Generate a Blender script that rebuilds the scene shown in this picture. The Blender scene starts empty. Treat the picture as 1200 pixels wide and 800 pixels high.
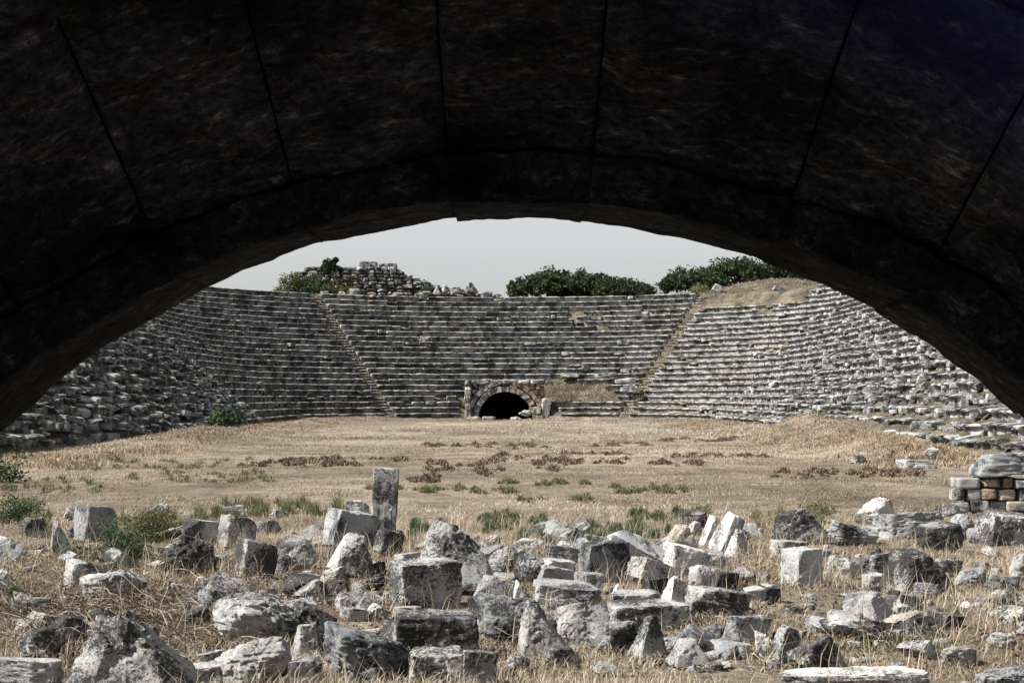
import bpy, math, random
import numpy as np
from mathutils import Matrix, Vector, Euler

# ------------------------------------------------------------------ camera, sky, sun
scene = bpy.context.scene
HC = 1.75           # eye height above the arena floor (m)
F = 1900.0          # focal length in photograph pixels
HZ = 465.0          # eye level in the photograph
cam_d = bpy.data.cameras.new('camera')
cam = bpy.data.objects.new('camera', cam_d)
scene.collection.objects.link(cam)
cam.location = (0, 0, HC)
cam.rotation_euler = (math.radians(90), 0, 0)
cam_d.sensor_width = 36.0
cam_d.lens = F / 1200 * 36
cam_d.shift_y = (HZ - 400) / 1200
cam_d.clip_start = 0.05
cam_d.clip_end = 6000
scene.camera = cam
scene.render.resolution_x = 1024
scene.render.resolution_y = 682

SUN_EL = math.radians(44)
SUN_AZ = math.radians(-11)          # how far behind the left hand side
sun_to = Vector((-math.cos(SUN_EL) * math.cos(SUN_AZ), math.cos(SUN_EL) * math.sin(SUN_AZ), math.sin(SUN_EL)))
w = bpy.data.worlds.new('World')
scene.world = w
w.use_nodes = True
wn, wl = w.node_tree.nodes, w.node_tree.links
bg = wn['Background']
sky = wn.new('ShaderNodeTexSky')
sky.sky_type = 'NISHITA'
sky.sun_disc = False
sky.sun_elevation = SUN_EL
sky.sun_rotation = math.atan2(sun_to.x, sun_to.y)
sky.air_density = 1.0
sky.dust_density = 2.0
sky.ozone_density = 1.0
hsv = wn.new('ShaderNodeHueSaturation')
hsv.inputs['Saturation'].default_value = 0.22
wl.new(sky.outputs[0], hsv.inputs['Color'])
wl.new(hsv.outputs[0], bg.inputs['Color'])
bg.inputs['Strength'].default_value = 0.072
sl = bpy.data.lights.new('sun', 'SUN')
sl.energy = 5.0
sl.angle = math.radians(0.5)
sl.color = (1.0, 0.965, 0.91)
so = bpy.data.objects.new('sun', sl)
scene.collection.objects.link(so)
so.rotation_euler = sun_to.to_track_quat('Z', 'Y').to_euler()
so.location = sun_to * 60
scene.view_settings.view_transform = 'Standard'
scene.view_settings.look = 'None'
scene.view_settings.gamma = 1.0
scene.view_settings.exposure = 1.2
scene.cycles.max_bounces = 6
scene.cycles.diffuse_bounces = 3

rng = np.random.default_rng(7)
random.seed(7)
COL = scene.collection

# ------------------------------------------------------------------ helpers
def tag(o, label=None, cat=None, group=None, kind=None):
    if label: o['label'] = label
    if cat: o['category'] = cat
    if group: o['group'] = group
    if kind: o['kind'] = kind
    return o

def empty(name, loc=(0, 0, 0)):
    o = bpy.data.objects.new(name, None)
    o.location = loc
    o.empty_display_size = 0.3
    COL.objects.link(o)
    return o

def mesh_np(name, V, Fa, smooth=False, sharp=0):
    """V (n,3), Fa (m,k) faces of one size, or a list of such arrays."""
    me = bpy.data.meshes.new(name)
    if not isinstance(Fa, (list, tuple)): Fa = [Fa]
    Fa = [np.asarray(f, dtype=np.int32) for f in Fa if len(f)]
    V = np.asarray(V, dtype=np.float32)
    me.vertices.add(len(V)); me.vertices.foreach_set('co', V.ravel())
    nl = sum(f.size for f in Fa); nf = sum(len(f) for f in Fa)
    me.loops.add(nl); me.polygons.add(nf)
    me.loops.foreach_set('vertex_index', np.concatenate([f.ravel() for f in Fa]))
    tot = np.concatenate([np.full(len(f), f.shape[1], dtype=np.int32) for f in Fa])
    start = np.concatenate([[0], np.cumsum(tot)[:-1]]).astype(np.int32)
    me.polygons.foreach_set('loop_start', start)
    me.polygons.foreach_set('loop_total', tot)
    me.polygons.foreach_set('use_smooth', np.full(nf, smooth, dtype=bool))
    me.update(calc_edges=True)
    me.validate()
    if sharp: me.set_sharp_from_angle(angle=math.radians(sharp))
    return me

def link(name, me, mat=None, parent=None, loc=None, rot=None, scale=None):
    o = bpy.data.objects.new(name, me)
    if mat is not None and me is not None and len(me.materials) == 0: me.materials.append(mat)
    if parent is not None: o.parent = parent
    if loc is not None: o.location = loc
    if rot is not None: o.rotation_euler = rot
    if scale is not None: o.scale = scale
    COL.objects.link(o)
    return o

def attr(me, name, arr):
    a = me.attributes.new(name, 'FLOAT', 'POINT')
    a.data.foreach_set('value', np.asarray(arr, dtype=np.float32))

# value noise ---------------------------------------------------------------
_perm = np.random.default_rng(3).random((64, 64, 64)).astype(np.float32)
def vnoise(P, sc=1.0, off=0.0):
    p = np.asarray(P, dtype=np.float64) * sc + off + 100.37
    i = np.floor(p).astype(int); f = p - i
    f = f * f * (3 - 2 * f); i &= 63; j = (i + 1) & 63
    def g(a, b, c): return _perm[a, b, c]
    x0, y0, z0 = i.T; x1, y1, z1 = j.T; fx, fy, fz = f.T
    a = g(x0, y0, z0) * (1 - fx) + g(x1, y0, z0) * fx
    b = g(x0, y1, z0) * (1 - fx) + g(x1, y1, z0) * fx
    c = g(x0, y0, z1) * (1 - fx) + g(x1, y0, z1) * fx
    d = g(x0, y1, z1) * (1 - fx) + g(x1, y1, z1) * fx
    return ((a * (1 - fy) + b * fy) * (1 - fz) + (c * (1 - fy) + d * fy) * fz) * 2 - 1
def fbm(P, sc, oct=3, off=0.0):
    s = 0; a = 1.0
    for k in range(oct):
        s = s + a * vnoise(P, sc * 2.03 ** k, off + 17.1 * k); a *= .5
    return s
def fbm2(x, y, sc, oct=3, off=0.0):
    x = np.atleast_1d(x).ravel(); y = np.atleast_1d(y).ravel()
    return fbm(np.stack([x, y, np.zeros_like(x) + .31], 1), sc, oct, off)

def px(x, y, d):
    return Vector(((x - 600) / F * d, d, HC - (y - HZ) / F * d))

# ------------------------------------------------------------------ materials
def new_mat(name):
    m = bpy.data.materials.new(name); m.use_nodes = True
    nt = m.node_tree
    return m, nt.nodes, nt.links, nt.nodes['Principled BSDF']
def N(ns, t, **kw):
    n = ns.new(t)
    for k, v in kw.items(): setattr(n, k, v)
    return n
def ramp(ns, pts):
    r = ns.new('ShaderNodeValToRGB'); e = r.color_ramp.elements
    while len(e) < len(pts): e.new(0.5)
    for el, (p, c) in zip(e, pts):
        el.position = p; el.color = (c[0], c[1], c[2], 1) if not isinstance(c, (int, float)) else (c, c, c, 1)
    return r
def noise(ns, ls, vec, sc, det=5, rough=.6, dist=0):
    n = ns.new('ShaderNodeTexNoise'); n.inputs['Scale'].default_value = sc
    n.inputs['Detail'].default_value = det; n.inputs['Roughness'].default_value = rough
    n.inputs['Distortion'].default_value = dist
    if vec is not None: ls.new(vec, n.inputs['Vector'])
    return n
def mixc(ns, ls, fac, a, b, mode='MIX'):
    m = ns.new('ShaderNodeMix'); m.data_type = 'RGBA'; m.blend_type = mode
    for s, v in ((m.inputs[0], fac), (m.inputs[6], a), (m.inputs[7], b)):
        if hasattr(v, 'links'): ls.new(v, s)
        elif isinstance(v, (int, float)): s.default_value = v
        else: s.default_value = (*v, 1)
    return m.outputs[2]

def stone_mat(name, pale, grey, dark, lichen=.5, fsc=1.0, tint=None, bump=.6, spots=.5):
    """weathered marble: pale/grey patches, black lichen crust in blotches, fine pits"""
    m, ns, ls, b = new_mat(name)
    geo = N(ns, 'ShaderNodeNewGeometry'); oi = N(ns, 'ShaderNodeObjectInfo')
    pos = geo.outputs['Position']
    ab = N(ns, 'ShaderNodeAttribute', attribute_name='blk')
    rsum = N(ns, 'ShaderNodeMath', operation='ADD'); ls.new(oi.outputs['Random'], rsum.inputs[0]); ls.new(ab.outputs['Fac'], rsum.inputs[1])
    rnd = N(ns, 'ShaderNodeMath', operation='FRACT'); ls.new(rsum.outputs[0], rnd.inputs[0])
    add = N(ns, 'ShaderNodeVectorMath', operation='ADD')
    comb = N(ns, 'ShaderNodeCombineXYZ')
    mul = N(ns, 'ShaderNodeMath', operation='MULTIPLY'); mul.inputs[1].default_value = 37.0
    ls.new(rnd.outputs[0], mul.inputs[0]); ls.new(mul.outputs[0], comb.inputs[0]); ls.new(mul.outputs[0], comb.inputs[1])
    ls.new(pos, add.inputs[0]); ls.new(comb.outputs[0], add.inputs[1])
    v = add.outputs[0]
    n1 = noise(ns, ls, v, 3.0 * fsc, 5, .6, .2)
    n2 = noise(ns, ls, v, 42 * fsc, 8, .8, .1)
    n3 = noise(ns, ls, v, 95 * fsc, 5, .75)
    r1 = ramp(ns, [(.36, grey), (.60, pale)]); ls.new(n1.outputs[0], r1.inputs[0])
    # black lichen crust: fine specks that gather into patches, more on some stones
    mm = N(ns, 'ShaderNodeMath', operation='MULTIPLY_ADD'); ls.new(n1.outputs[0], mm.inputs[0]); mm.inputs[1].default_value = -.75; ls.new(n2.outputs[0], mm.inputs[2])
    ma = N(ns, 'ShaderNodeMath', operation='MULTIPLY_ADD'); ls.new(rnd.outputs[0], ma.inputs[0]); ma.inputs[1].default_value = .09; ma.inputs[2].default_value = -.06 + .17 * (lichen - .5)
    sub = N(ns, 'ShaderNodeMath', operation='ADD'); ls.new(mm.outputs[0], sub.inputs[0]); ls.new(ma.outputs[0], sub.inputs[1])
    inv = ramp(ns, [(.40, 0.0), (.455, 1.0)]); 
    sh_ = N(ns, 'ShaderNodeMath', operation='ADD'); ls.new(sub.outputs[0], sh_.inputs[0]); sh_.inputs[1].default_value = .27
    ls.new(sh_.outputs[0], inv.inputs[0])
    lf = N(ns, 'ShaderNodeMath', operation='MULTIPLY'); ls.new(inv.outputs[0], lf.inputs[0]); lf.inputs[1].default_value = .9
    c = mixc(ns, ls, lf.outputs[0], r1.outputs[0], dark)
    rs = ramp(ns, [(.36, .35), (.52, 1.0), (.68, 1.25)]); ls.new(n3.outputs[0], rs.inputs[0])
    c = mixc(ns, ls, spots, c, rs.outputs[0], 'MULTIPLY')
    rt = ramp(ns, [(0, (.78, .80, .84)), (.35, (1, 1, 1)), (.7, (1.0, .98, .95)), (1, (1.12, 1.10, 1.07))]); ls.new(rnd.outputs[0], rt.inputs[0])
    c = mixc(ns, ls, 1.0, c, rt.outputs[0], 'MULTIPLY')
    if tint: c = mixc(ns, ls, 1.0, c, tint, 'MULTIPLY')
    ls.new(c, b.inputs['Base Color'])
    b.inputs['Roughness'].default_value = .92
    b.inputs['Specular IOR Level'].default_value = .15
    s = N(ns, 'ShaderNodeMath', operation='MULTIPLY_ADD'); ls.new(n3.outputs[0], s.inputs[0]); s.inputs[1].default_value = .35; ls.new(n2.outputs[0], s.inputs[2])
    bp = N(ns, 'ShaderNodeBump'); bp.inputs['Strength'].default_value = bump; bp.inputs['Distance'].default_value = .05 / fsc
    ls.new(s.outputs[0], bp.inputs['Height']); ls.new(bp.outputs[0], b.inputs['Normal'])
    return m

M = {}
M['pale'] = stone_mat('pale_marble', (.37, .367, .36), (.22, .22, .218), (.055, .055, .053), .42)
M['white'] = stone_mat('white_marble', (.53, .52, .505), (.38, .38, .37), (.08, .08, .08), .42)
M['mottled'] = stone_mat('lichened_marble', (.38, .38, .375), (.19, .19, .19), (.03, .03, .03), .72)
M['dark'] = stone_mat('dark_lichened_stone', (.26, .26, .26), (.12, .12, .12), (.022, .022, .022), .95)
M['tan'] = stone_mat('tan_stone', (.39, .355, .31), (.24, .215, .19), (.05, .045, .04), .5)
M['seat'] = stone_mat('seat_marble', (.36, .36, .345), (.18, .18, .17), (.035, .035, .032), .65, .45, spots=.35)
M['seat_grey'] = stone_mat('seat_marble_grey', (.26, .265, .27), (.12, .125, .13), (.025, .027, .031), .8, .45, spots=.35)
M['brick'] = stone_mat('orange_brick', (.33, .225, .165), (.21, .14, .105), (.06, .045, .035), .5, .6)
M['pinkstone'] = stone_mat('pinkish_stone', (.38, .31, .26), (.25, .195, .16), (.06, .05, .045), .45, .6)

def vault_mat(name='dark_vault_stone', K=1.0):  # dark patchy base tone with sparse pale streaks
    m, ns, ls, b = new_mat(name)
    uv = N(ns, 'ShaderNodeUVMap'); oi = N(ns, 'ShaderNodeObjectInfo'); geo = N(ns, 'ShaderNodeNewGeometry')
    mp = N(ns, 'ShaderNodeMapping'); mp.inputs['Scale'].default_value = (3.2, 6.5, 1); mp.inputs['Rotation'].default_value = (0, 0, .12)
    ls.new(uv.outputs[0], mp.inputs[0])
    n1 = noise(ns, ls, mp.outputs[0], 3.2, 9, .8, .15)
    n0 = noise(ns, ls, geo.outputs['Position'], 2.3, 4, .6, .5)
    n2 = noise(ns, ls, geo.outputs['Position'], 40, 5, .7)
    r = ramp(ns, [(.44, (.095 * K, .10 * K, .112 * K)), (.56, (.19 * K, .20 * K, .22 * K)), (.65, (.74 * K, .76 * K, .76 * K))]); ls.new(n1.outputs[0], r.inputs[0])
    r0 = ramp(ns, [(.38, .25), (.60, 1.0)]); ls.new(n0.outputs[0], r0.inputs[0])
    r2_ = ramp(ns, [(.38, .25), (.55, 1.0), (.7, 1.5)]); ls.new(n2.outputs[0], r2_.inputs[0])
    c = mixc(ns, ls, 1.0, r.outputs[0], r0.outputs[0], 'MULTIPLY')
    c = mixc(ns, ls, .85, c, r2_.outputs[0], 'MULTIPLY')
    # bluish light cast painted into the stone colour, high on the right
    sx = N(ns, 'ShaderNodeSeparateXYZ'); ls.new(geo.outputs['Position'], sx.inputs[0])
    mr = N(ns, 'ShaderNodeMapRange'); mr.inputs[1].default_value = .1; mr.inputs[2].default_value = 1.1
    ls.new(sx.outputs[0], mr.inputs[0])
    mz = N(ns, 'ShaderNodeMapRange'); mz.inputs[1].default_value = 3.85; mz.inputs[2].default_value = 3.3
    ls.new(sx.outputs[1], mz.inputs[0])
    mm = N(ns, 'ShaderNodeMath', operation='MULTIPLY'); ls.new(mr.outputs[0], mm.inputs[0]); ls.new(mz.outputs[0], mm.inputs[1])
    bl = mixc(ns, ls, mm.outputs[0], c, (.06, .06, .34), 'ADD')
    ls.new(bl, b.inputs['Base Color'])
    b.inputs['Roughness'].default_value = .95; b.inputs['Specular IOR Level'].default_value = .1
    s = N(ns, 'ShaderNodeMath', operation='MULTIPLY_ADD'); ls.new(n2.outputs[0], s.inputs[0]); s.inputs[1].default_value = .3; ls.new(n1.outputs[0], s.inputs[2])
    bp = N(ns, 'ShaderNodeBump'); bp.inputs['Strength'].default_value = .8; bp.inputs['Distance'].default_value = .03
    ls.new(s.outputs[0], bp.inputs['Height']); ls.new(bp.outputs[0], b.inputs['Normal'])
    return m
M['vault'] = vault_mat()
M['ring'] = vault_mat('dark_ring_stone', .42)  # vault stone colours scaled darker for the ring

def ground_mat():
    m, ns, ls, b = new_mat('dry_grass_ground')
    geo = N(ns, 'ShaderNodeNewGeometry'); v = geo.outputs['Position']
    mp = N(ns, 'ShaderNodeMapping'); mp.inputs['Scale'].default_value = (1, .55, 1); ls.new(v, mp.inputs[0])
    n1 = noise(ns, ls, mp.outputs[0], .12, 6, .6, .5)
    n2 = noise(ns, ls, v, 1.1, 8, .72, .6)
    n3 = noise(ns, ls, v, 9, 8, .8, .4)
    r1 = ramp(ns, [(.36, (.175, .142, .108)), (.5, (.275, .228, .178)), (.64, (.37, .315, .25))]); ls.new(n1.outputs[0], r1.inputs[0])
    r2 = ramp(ns, [(.34, .45), (.5, .95), (.66, 1.25)]); ls.new(n2.outputs[0], r2.inputs[0])
    r3 = ramp(ns, [(.36, .38), (.52, 1.0), (.68, 1.35)]); ls.new(n3.outputs[0], r3.inputs[0])
    c = mixc(ns, ls, .75, r1.outputs[0], r2.outputs[0], 'MULTIPLY')
    c = mixc(ns, ls, .8, c, r3.outputs[0], 'MULTIPLY')
    mp5 = N(ns, 'ShaderNodeMapping'); mp5.inputs['Scale'].default_value = (.55, .16, 1); ls.new(v, mp5.inputs[0])
    n5 = noise(ns, ls, mp5.outputs[0], 1.0, 7, .7, .3)
    r5 = ramp(ns, [(.50, 0.0), (.66, .75)]); ls.new(n5.outputs[0], r5.inputs[0])
    c = mixc(ns, ls, r5.outputs[0], c, (.105, .082, .066))
    at = N(ns, 'ShaderNodeAttribute', attribute_name='bank')
    n4 = noise(ns, ls, v, .9, 5, .65)
    rb = ramp(ns, [(.36, (.05, .048, .036)), (.52, (.12, .105, .078)), (.7, (.22, .19, .145))]); ls.new(n4.outputs[0], rb.inputs[0])
    rb2 = mixc(ns, ls, .7, rb.outputs[0], r3.outputs[0], 'MULTIPLY')
    c = mixc(ns, ls, at.outputs['Fac'], c, rb2)
    ls.new(c, b.inputs['Base Color'])
    b.inputs['Roughness'].default_value = 1; b.inputs['Specular IOR Level'].default_value = .05
    s = N(ns, 'ShaderNodeMath', operation='MULTIPLY_ADD'); ls.new(n3.outputs[0], s.inputs[0]); s.inputs[1].default_value = .5; ls.new(n2.outputs[0], s.inputs[2])
    bp = N(ns, 'ShaderNodeBump'); bp.inputs['Strength'].default_value = 1.0; bp.inputs['Distance'].default_value = .22
    ls.new(s.outputs[0], bp.inputs['Height']); ls.new(bp.outputs[0], b.inputs['Normal'])
    return m
M['ground'] = ground_mat()

def leaf_mat(name, pts, trans=.25):
    m, ns, ls, b = new_mat(name)
    at = N(ns, 'ShaderNodeAttribute', attribute_name='tint')
    r = ramp(ns, pts); ls.new(at.outputs['Fac'], r.inputs[0])
    ls.new(r.outputs[0], b.inputs['Base Color'])
    b.inputs['Roughness'].default_value = .8; b.inputs['Specular IOR Level'].default_value = .15
    tr = N(ns, 'ShaderNodeBsdfTranslucent'); ls.new(r.outputs[0], tr.inputs[0])
    mx = N(ns, 'ShaderNodeMixShader'); mx.inputs[0].default_value = trans
    out = ns['Material Output']
    ls.new(b.outputs[0], mx.inputs[1]); ls.new(tr.outputs[0], mx.inputs[2]); ls.new(mx.outputs[0], out.inputs[0])
    return m
M['straw'] = leaf_mat('straw', [(0, (.08, .058, .04)), (.35, (.21, .165, .115)), (.7, (.36, .295, .215)), (1, (.52, .45, .35))])
M['golden'] = leaf_mat('golden_grass', [(0, (.075, .055, .035)), (.5, (.25, .19, .125)), (1, (.42, .34, .245))])
M['palegrass'] = leaf_mat('pale_dry_grass', [(0, (.16, .13, .10)), (.5, (.32, .275, .22)), (1, (.48, .42, .345))])
M['brown'] = leaf_mat('dead_brown_weeds', [(0, (.035, .022, .016)), (.5, (.105, .072, .054)), (1, (.23, .17, .125))], .1)
M['twig'] = leaf_mat('bramble_twigs', [(0, (.04, .03, .022)), (.5, (.13, .10, .075)), (1, (.38, .32, .26))], .0)
M['green'] = leaf_mat('green_weeds', [(0, (.018, .03, .013)), (.5, (.045, .068, .032)), (1, (.12, .15, .08))])
M['olive'] = leaf_mat('olive_weeds', [(0, (.04, .045, .022)), (.5, (.10, .105, .05)), (1, (.22, .20, .11))])
M['foliage'] = leaf_mat('tree_foliage', [(0, (.012, .019, .010)), (.5, (.037, .053, .025)), (1, (.085, .108, .05))])
M['bark'] = stone_mat('bark', (.14, .11, .085), (.09, .07, .055), (.03, .025, .02), .4)
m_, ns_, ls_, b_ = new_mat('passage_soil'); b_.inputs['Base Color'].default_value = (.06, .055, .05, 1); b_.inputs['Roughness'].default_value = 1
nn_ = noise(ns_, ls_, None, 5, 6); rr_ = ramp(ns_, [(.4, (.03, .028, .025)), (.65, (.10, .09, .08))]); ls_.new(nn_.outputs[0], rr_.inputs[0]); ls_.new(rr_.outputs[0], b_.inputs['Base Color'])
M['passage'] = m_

# ------------------------------------------------------------------ terrain
CX, CYc, R0 = -0.6, 109.0, 14.0       # axis, centre of the rounded end, inner radius
NR, TR, RI, ZB = 23, 0.5, 0.43, 0.12  # rows, tread, riser, foot
def sdist(x, y):
    return np.where(y < CYc, np.abs(x - CX) - R0, np.hypot(x - CX, y - CYc) - R0)
def sstep(a, b, v):
    t = np.clip((v - a) / (b - a), 0, 1); return t * t * (3 - 2 * t)
def ground_z(x, y):
    x = np.atleast_1d(np.asarray(x, float)); y = np.atleast_1d(np.asarray(y, float))
    sh = x.shape; x = x.ravel(); y = y.ravel()
    s = sdist(x, y)
    n = fbm2(x, y, .7, 3); n2 = fbm2(x, y, .09, 3, 5.)
    z = .035 * n * sstep(3, 8, y) * (1 - sstep(24, 34, y)) + .02 * n2
    z += .05 * sstep(8, 12, y) * (1 - sstep(19, 24, y)) * (fbm2(x, y, .35, 2, 9.) + .6)
    # tussocky low mounds along the foot of the seats
    foot = np.exp(-((s + 1.6) / 1.9) ** 2) * sstep(35, 60, y)
    z += foot * (.20 + .22 * fbm2(x, y, .35, 3, 2.)) * (1 - np.exp(-((x - CX) / 3.5) ** 2) * (y > 110))
    # bigger mounds of grassed earth at the right foot
    z += .55 * (1 + .55 * fbm2(x, y, .5, 3, 12.)) * np.exp(-((x - 12.3) / 1.9) ** 2 - ((y - 63) / 9) ** 2) + .3 * np.exp(-((x - 11.5) / 1.6) ** 2 - ((y - 49) / 5) ** 2)
    z += .35 * np.exp(-((x + 11.6) / 1.5) ** 2 - ((y - 62) / 8) ** 2)
    near = sstep(16, 30, y)
    HT = ZB + NR * RI
    bank = np.clip(s / TR * RI + ZB - .14, 0, HT - .1)
    top = 1 - sstep(20, 48, s)
    bank = bank * top
    bump = .25 * fbm2(x, y, .4, 3, 3.) * sstep(11, 13, s) * top
    z += (np.where(s > 0, bank, 0) + bump) * near
    # the mound with the trees, upper right; the ruin mound, upper left
    z += (2.7 * np.exp(-((x - 26) / 8.5) ** 2 - ((y - 139) / 6.0) ** 2)) * sstep(11.2, 14, s)
    z += (1.4 * np.exp(-((x + 13) / 7.0) ** 2 - ((y - 144) / 4.5) ** 2)) * sstep(11.2, 14, s)
    return z.reshape(sh)
def gz(x, y): return float(ground_z(x, y)[0])

def axis(parts):
    out = []
    for a, b, st in parts: out.append(np.arange(a, b, st))
    return np.concatenate(out)
gx = 2.0 ** np.arange(0, 7, .5)
xs = np.concatenate([-(44 + 30 * gx[::-1]), axis([(-44, -9, .5), (-9, 9, .16), (9, 44, .5)]), 44 + 30 * gx])
ys = np.concatenate([-(12 + 30 * gx[::-1]), axis([(-12, 7, .5), (7, 27, .16), (27, 160, .5)]), 160 + 30 * gx])
X, Y = np.meshgrid(xs, ys)
Z = ground_z(X, Y)
nx, ny = len(xs), len(ys)
V = np.stack([X.ravel(), Y.ravel(), Z.ravel()], 1)
idx = np.arange(nx * ny).reshape(ny, nx)
Q = np.stack([idx[:-1, :-1], idx[:-1, 1:], idx[1:, 1:], idx[1:, :-1]], -1).reshape(-1, 4)
cxq = V[Q].mean(1); sq = sdist(cxq[:, 0], cxq[:, 1])
hole = (np.abs(cxq[:, 0] - CX) < 2.45) & (cxq[:, 1] > CYc) & (sq > -.1) & (sq < 3.6)
me = mesh_np('ground', V, Q[~hole], smooth=True)
sv = sdist(V[:, 0], V[:, 1])
attr(me, 'bank', sstep(-.3, .4, sv) * sstep(16, 30, V[:, 1]))
tag(link('ground', me, M['ground']), kind='structure')

# ------------------------------------------------------------------ stones
def cube_sphere(n):
    key = ('cs', n)
    if key in cube_sphere.c: return cube_sphere.c[key]
    g = np.linspace(-1, 1, n + 1)
    vs = {}; faces = []; P = []
    def vid(p):
        k = tuple(np.round(p, 6))
        if k not in vs: vs[k] = len(P); P.append(p)
        return vs[k]
    for ax in range(3):
        for sgn in (-1, 1):
            for i in range(n):
                for j in range(n):
                    q = []
                    for a, b in ((i, j), (i + 1, j), (i + 1, j + 1), (i, j + 1)):
                        p = np.zeros(3); p[ax] = sgn; p[(ax + 1) % 3] = g[a]; p[(ax + 2) % 3] = g[b]
                        q.append(vid(p))
                    faces.append(q if sgn > 0 else q[::-1])
    r = (np.array(P), np.array(faces)); cube_sphere.c[key] = r
    return r
cube_sphere.c = {}

def rock(kind, seed, rot=(0, 0, 0), dims=(1, 1, 1), n=14, rough=1.0):
    """verts of a broken stone, rotated, then scaled so that its bounding box is dims"""
    r = np.random.default_rng(seed)
    P, Fc = cube_sphere(n)
    hx, hy, hz = np.array(dims) / 2
    pr = np.array([hx, hy, hz]) / max(hx, hy, hz)
    D = P * pr; D = D / np.linalg.norm(D, axis=1)[:, None]
    pl = []
    def plane(nrm, d):
        nrm = np.array(nrm, float); nrm /= np.linalg.norm(nrm); pl.append((nrm, d))
    j = lambda s: r.uniform(-s, s)
    hx, hy, hz = pr
    if kind == 'block':
        for a, h in ((0, hx), (1, hy), (2, hz)):
            for s in (-1, 1):
                v = [j(.15), j(.15), j(.12)]; v[a] = s; plane(v, h * (1 + j(.05)))
        for k in range(6):
            c = np.array([r.choice([-1, 1]), r.choice([-1, 1]), r.choice([-1, 1, 1])])
            v = c * r.uniform(.3, 1.0, 3); vv = v / np.linalg.norm(v)
            plane(vv, np.abs(vv * pr).sum() * r.uniform(.74, .95))
    elif kind == 'post':
        for a, h in ((0, hx), (1, hy), (2, hz)):
            for s in (-1, 1):
                v = [j(.03), j(.04), j(.03)]; v[a] = s; plane(v, h)
        for k in range(3):
            c = np.array([r.choice([-1, 1]), r.choice([-1, 1]), r.choice([-1, 1])])
            vv = c * r.uniform(.3, 1.0, 3); vv = vv / np.linalg.norm(vv); plane(vv, np.abs(vv * pr).sum() * r.uniform(.9, .97))
    elif kind == 'slab':
        for a, h in ((0, hx), (1, hy), (2, hz)):
            for s in (-1, 1):
                v = [j(.12), j(.12), j(.05)]; v[a] = s; plane(v, h)
        for k in range(4):
            an = r.uniform(0, 6.28); v = np.array([math.cos(an) , math.sin(an) , j(.25)])
            v /= np.linalg.norm(v); plane(v, np.abs(v * pr).sum() * r.uniform(.66, .82))
    elif kind == 'wedge':
        plane([-1, j(.2), .35 + j(.15)], hx * .8); plane([1, j(.2), .75 + j(.2)], hx * .72)
        plane([j(.1), -1, .2 + j(.1)], hy * .9); plane([j(.1), 1, .3], hy * .9)
        plane([0, 0, -1], hz); plane([j(.2), j(.2), 1], hz * 1.0); plane([-.4, -.6, .5], hy * 1.0)
    elif kind == 'peak':
        plane([-.95, j(.1), .42], hx * .62); plane([.62, j(.1), .80], hz * .62); plane([.95, .1, .2], hx * .92)
        plane([.1, -1, .42 + j(.1)], hy * .72); plane([-.45, -.8, .7], hy * .78); plane([j(.1), 1, .4], hy * .9); plane([0, 0, -1], hz * .8)
        plane([-.3, .3, 1], hz * .80); plane([.5, -.7, .5], hy * .85)
    elif kind == 'pyramid':
        a0 = j(.5)
        for k in range(4):
            a = a0 + k * math.pi / 2 + j(.25)
            v = np.array([math.cos(a) / hx, math.sin(a) / hy, .50 / hz]); v = v * np.array([1, 1, r.uniform(.5, 1.3)]); nn = np.linalg.norm(v)
            pl.append((v / nn, r.uniform(.6, .78) / nn))
        plane([0, 0, -1], hz * .75); plane([j(.35), j(.35), 1], hz * .80); plane([j(1), -1, j(.3) + .4], hy * .8)
    else:  # boulder
        for a, h in ((0, hx), (1, hy), (2, hz)):
            for s in (-1, 1):
                v = [j(.35), j(.35), j(.35)]; v[a] = s; plane(v, h * .96)
        for k in range(15):
            v = r.normal(size=3); v /= np.linalg.norm(v)
            plane(v, np.linalg.norm(v * pr) * r.uniform(.80, 1.02))
    p = {'post': 44, 'boulder': 30, 'block': 60, 'slab': 55, 'wedge': 50, 'pyramid': 45, 'peak': 40}[kind]
    acc = 0
    for nrm, d in pl:
        acc = acc + np.maximum(0, D @ nrm / d) ** p
    R = acc ** (-1.0 / p)
    Vv = D * R[:, None]
    off = seed * 3.17
    am = {'post': .016, 'boulder': .06, 'block': .042, 'slab': .036, 'wedge': .045, 'pyramid': .045, 'peak': .05}[kind] * rough
    disp = am * (fbm(Vv, 1.7, 2, off) * .55 + (.3 - np.abs(vnoise(Vv, 3.7, off + 5))) * .7 + (.25 - np.abs(vnoise(Vv, 8.3, off + 9))) * .5 + fbm(Vv, 13, 2, off + 3) * .5)
    # chipped ledges
    led = fbm(Vv, 2.4, 2, off + 31)
    disp -= am * 1.1 * sstep(.15, .20, led)
    disp -= am * .8 * sstep(.2, .45, -fbm(Vv * np.array([1, 1, 2.4]), 3.1, 2, off + 41))
    Vv = Vv + D * disp[:, None]
    Rm = np.array(Euler(rot).to_matrix())
    Vv = Vv @ Rm.T
    lo, hi = Vv.min(0), Vv.max(0)
    Vv = (Vv - (lo + hi) / 2) / (hi - lo) * np.array(dims)
    return Vv, Fc

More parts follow.
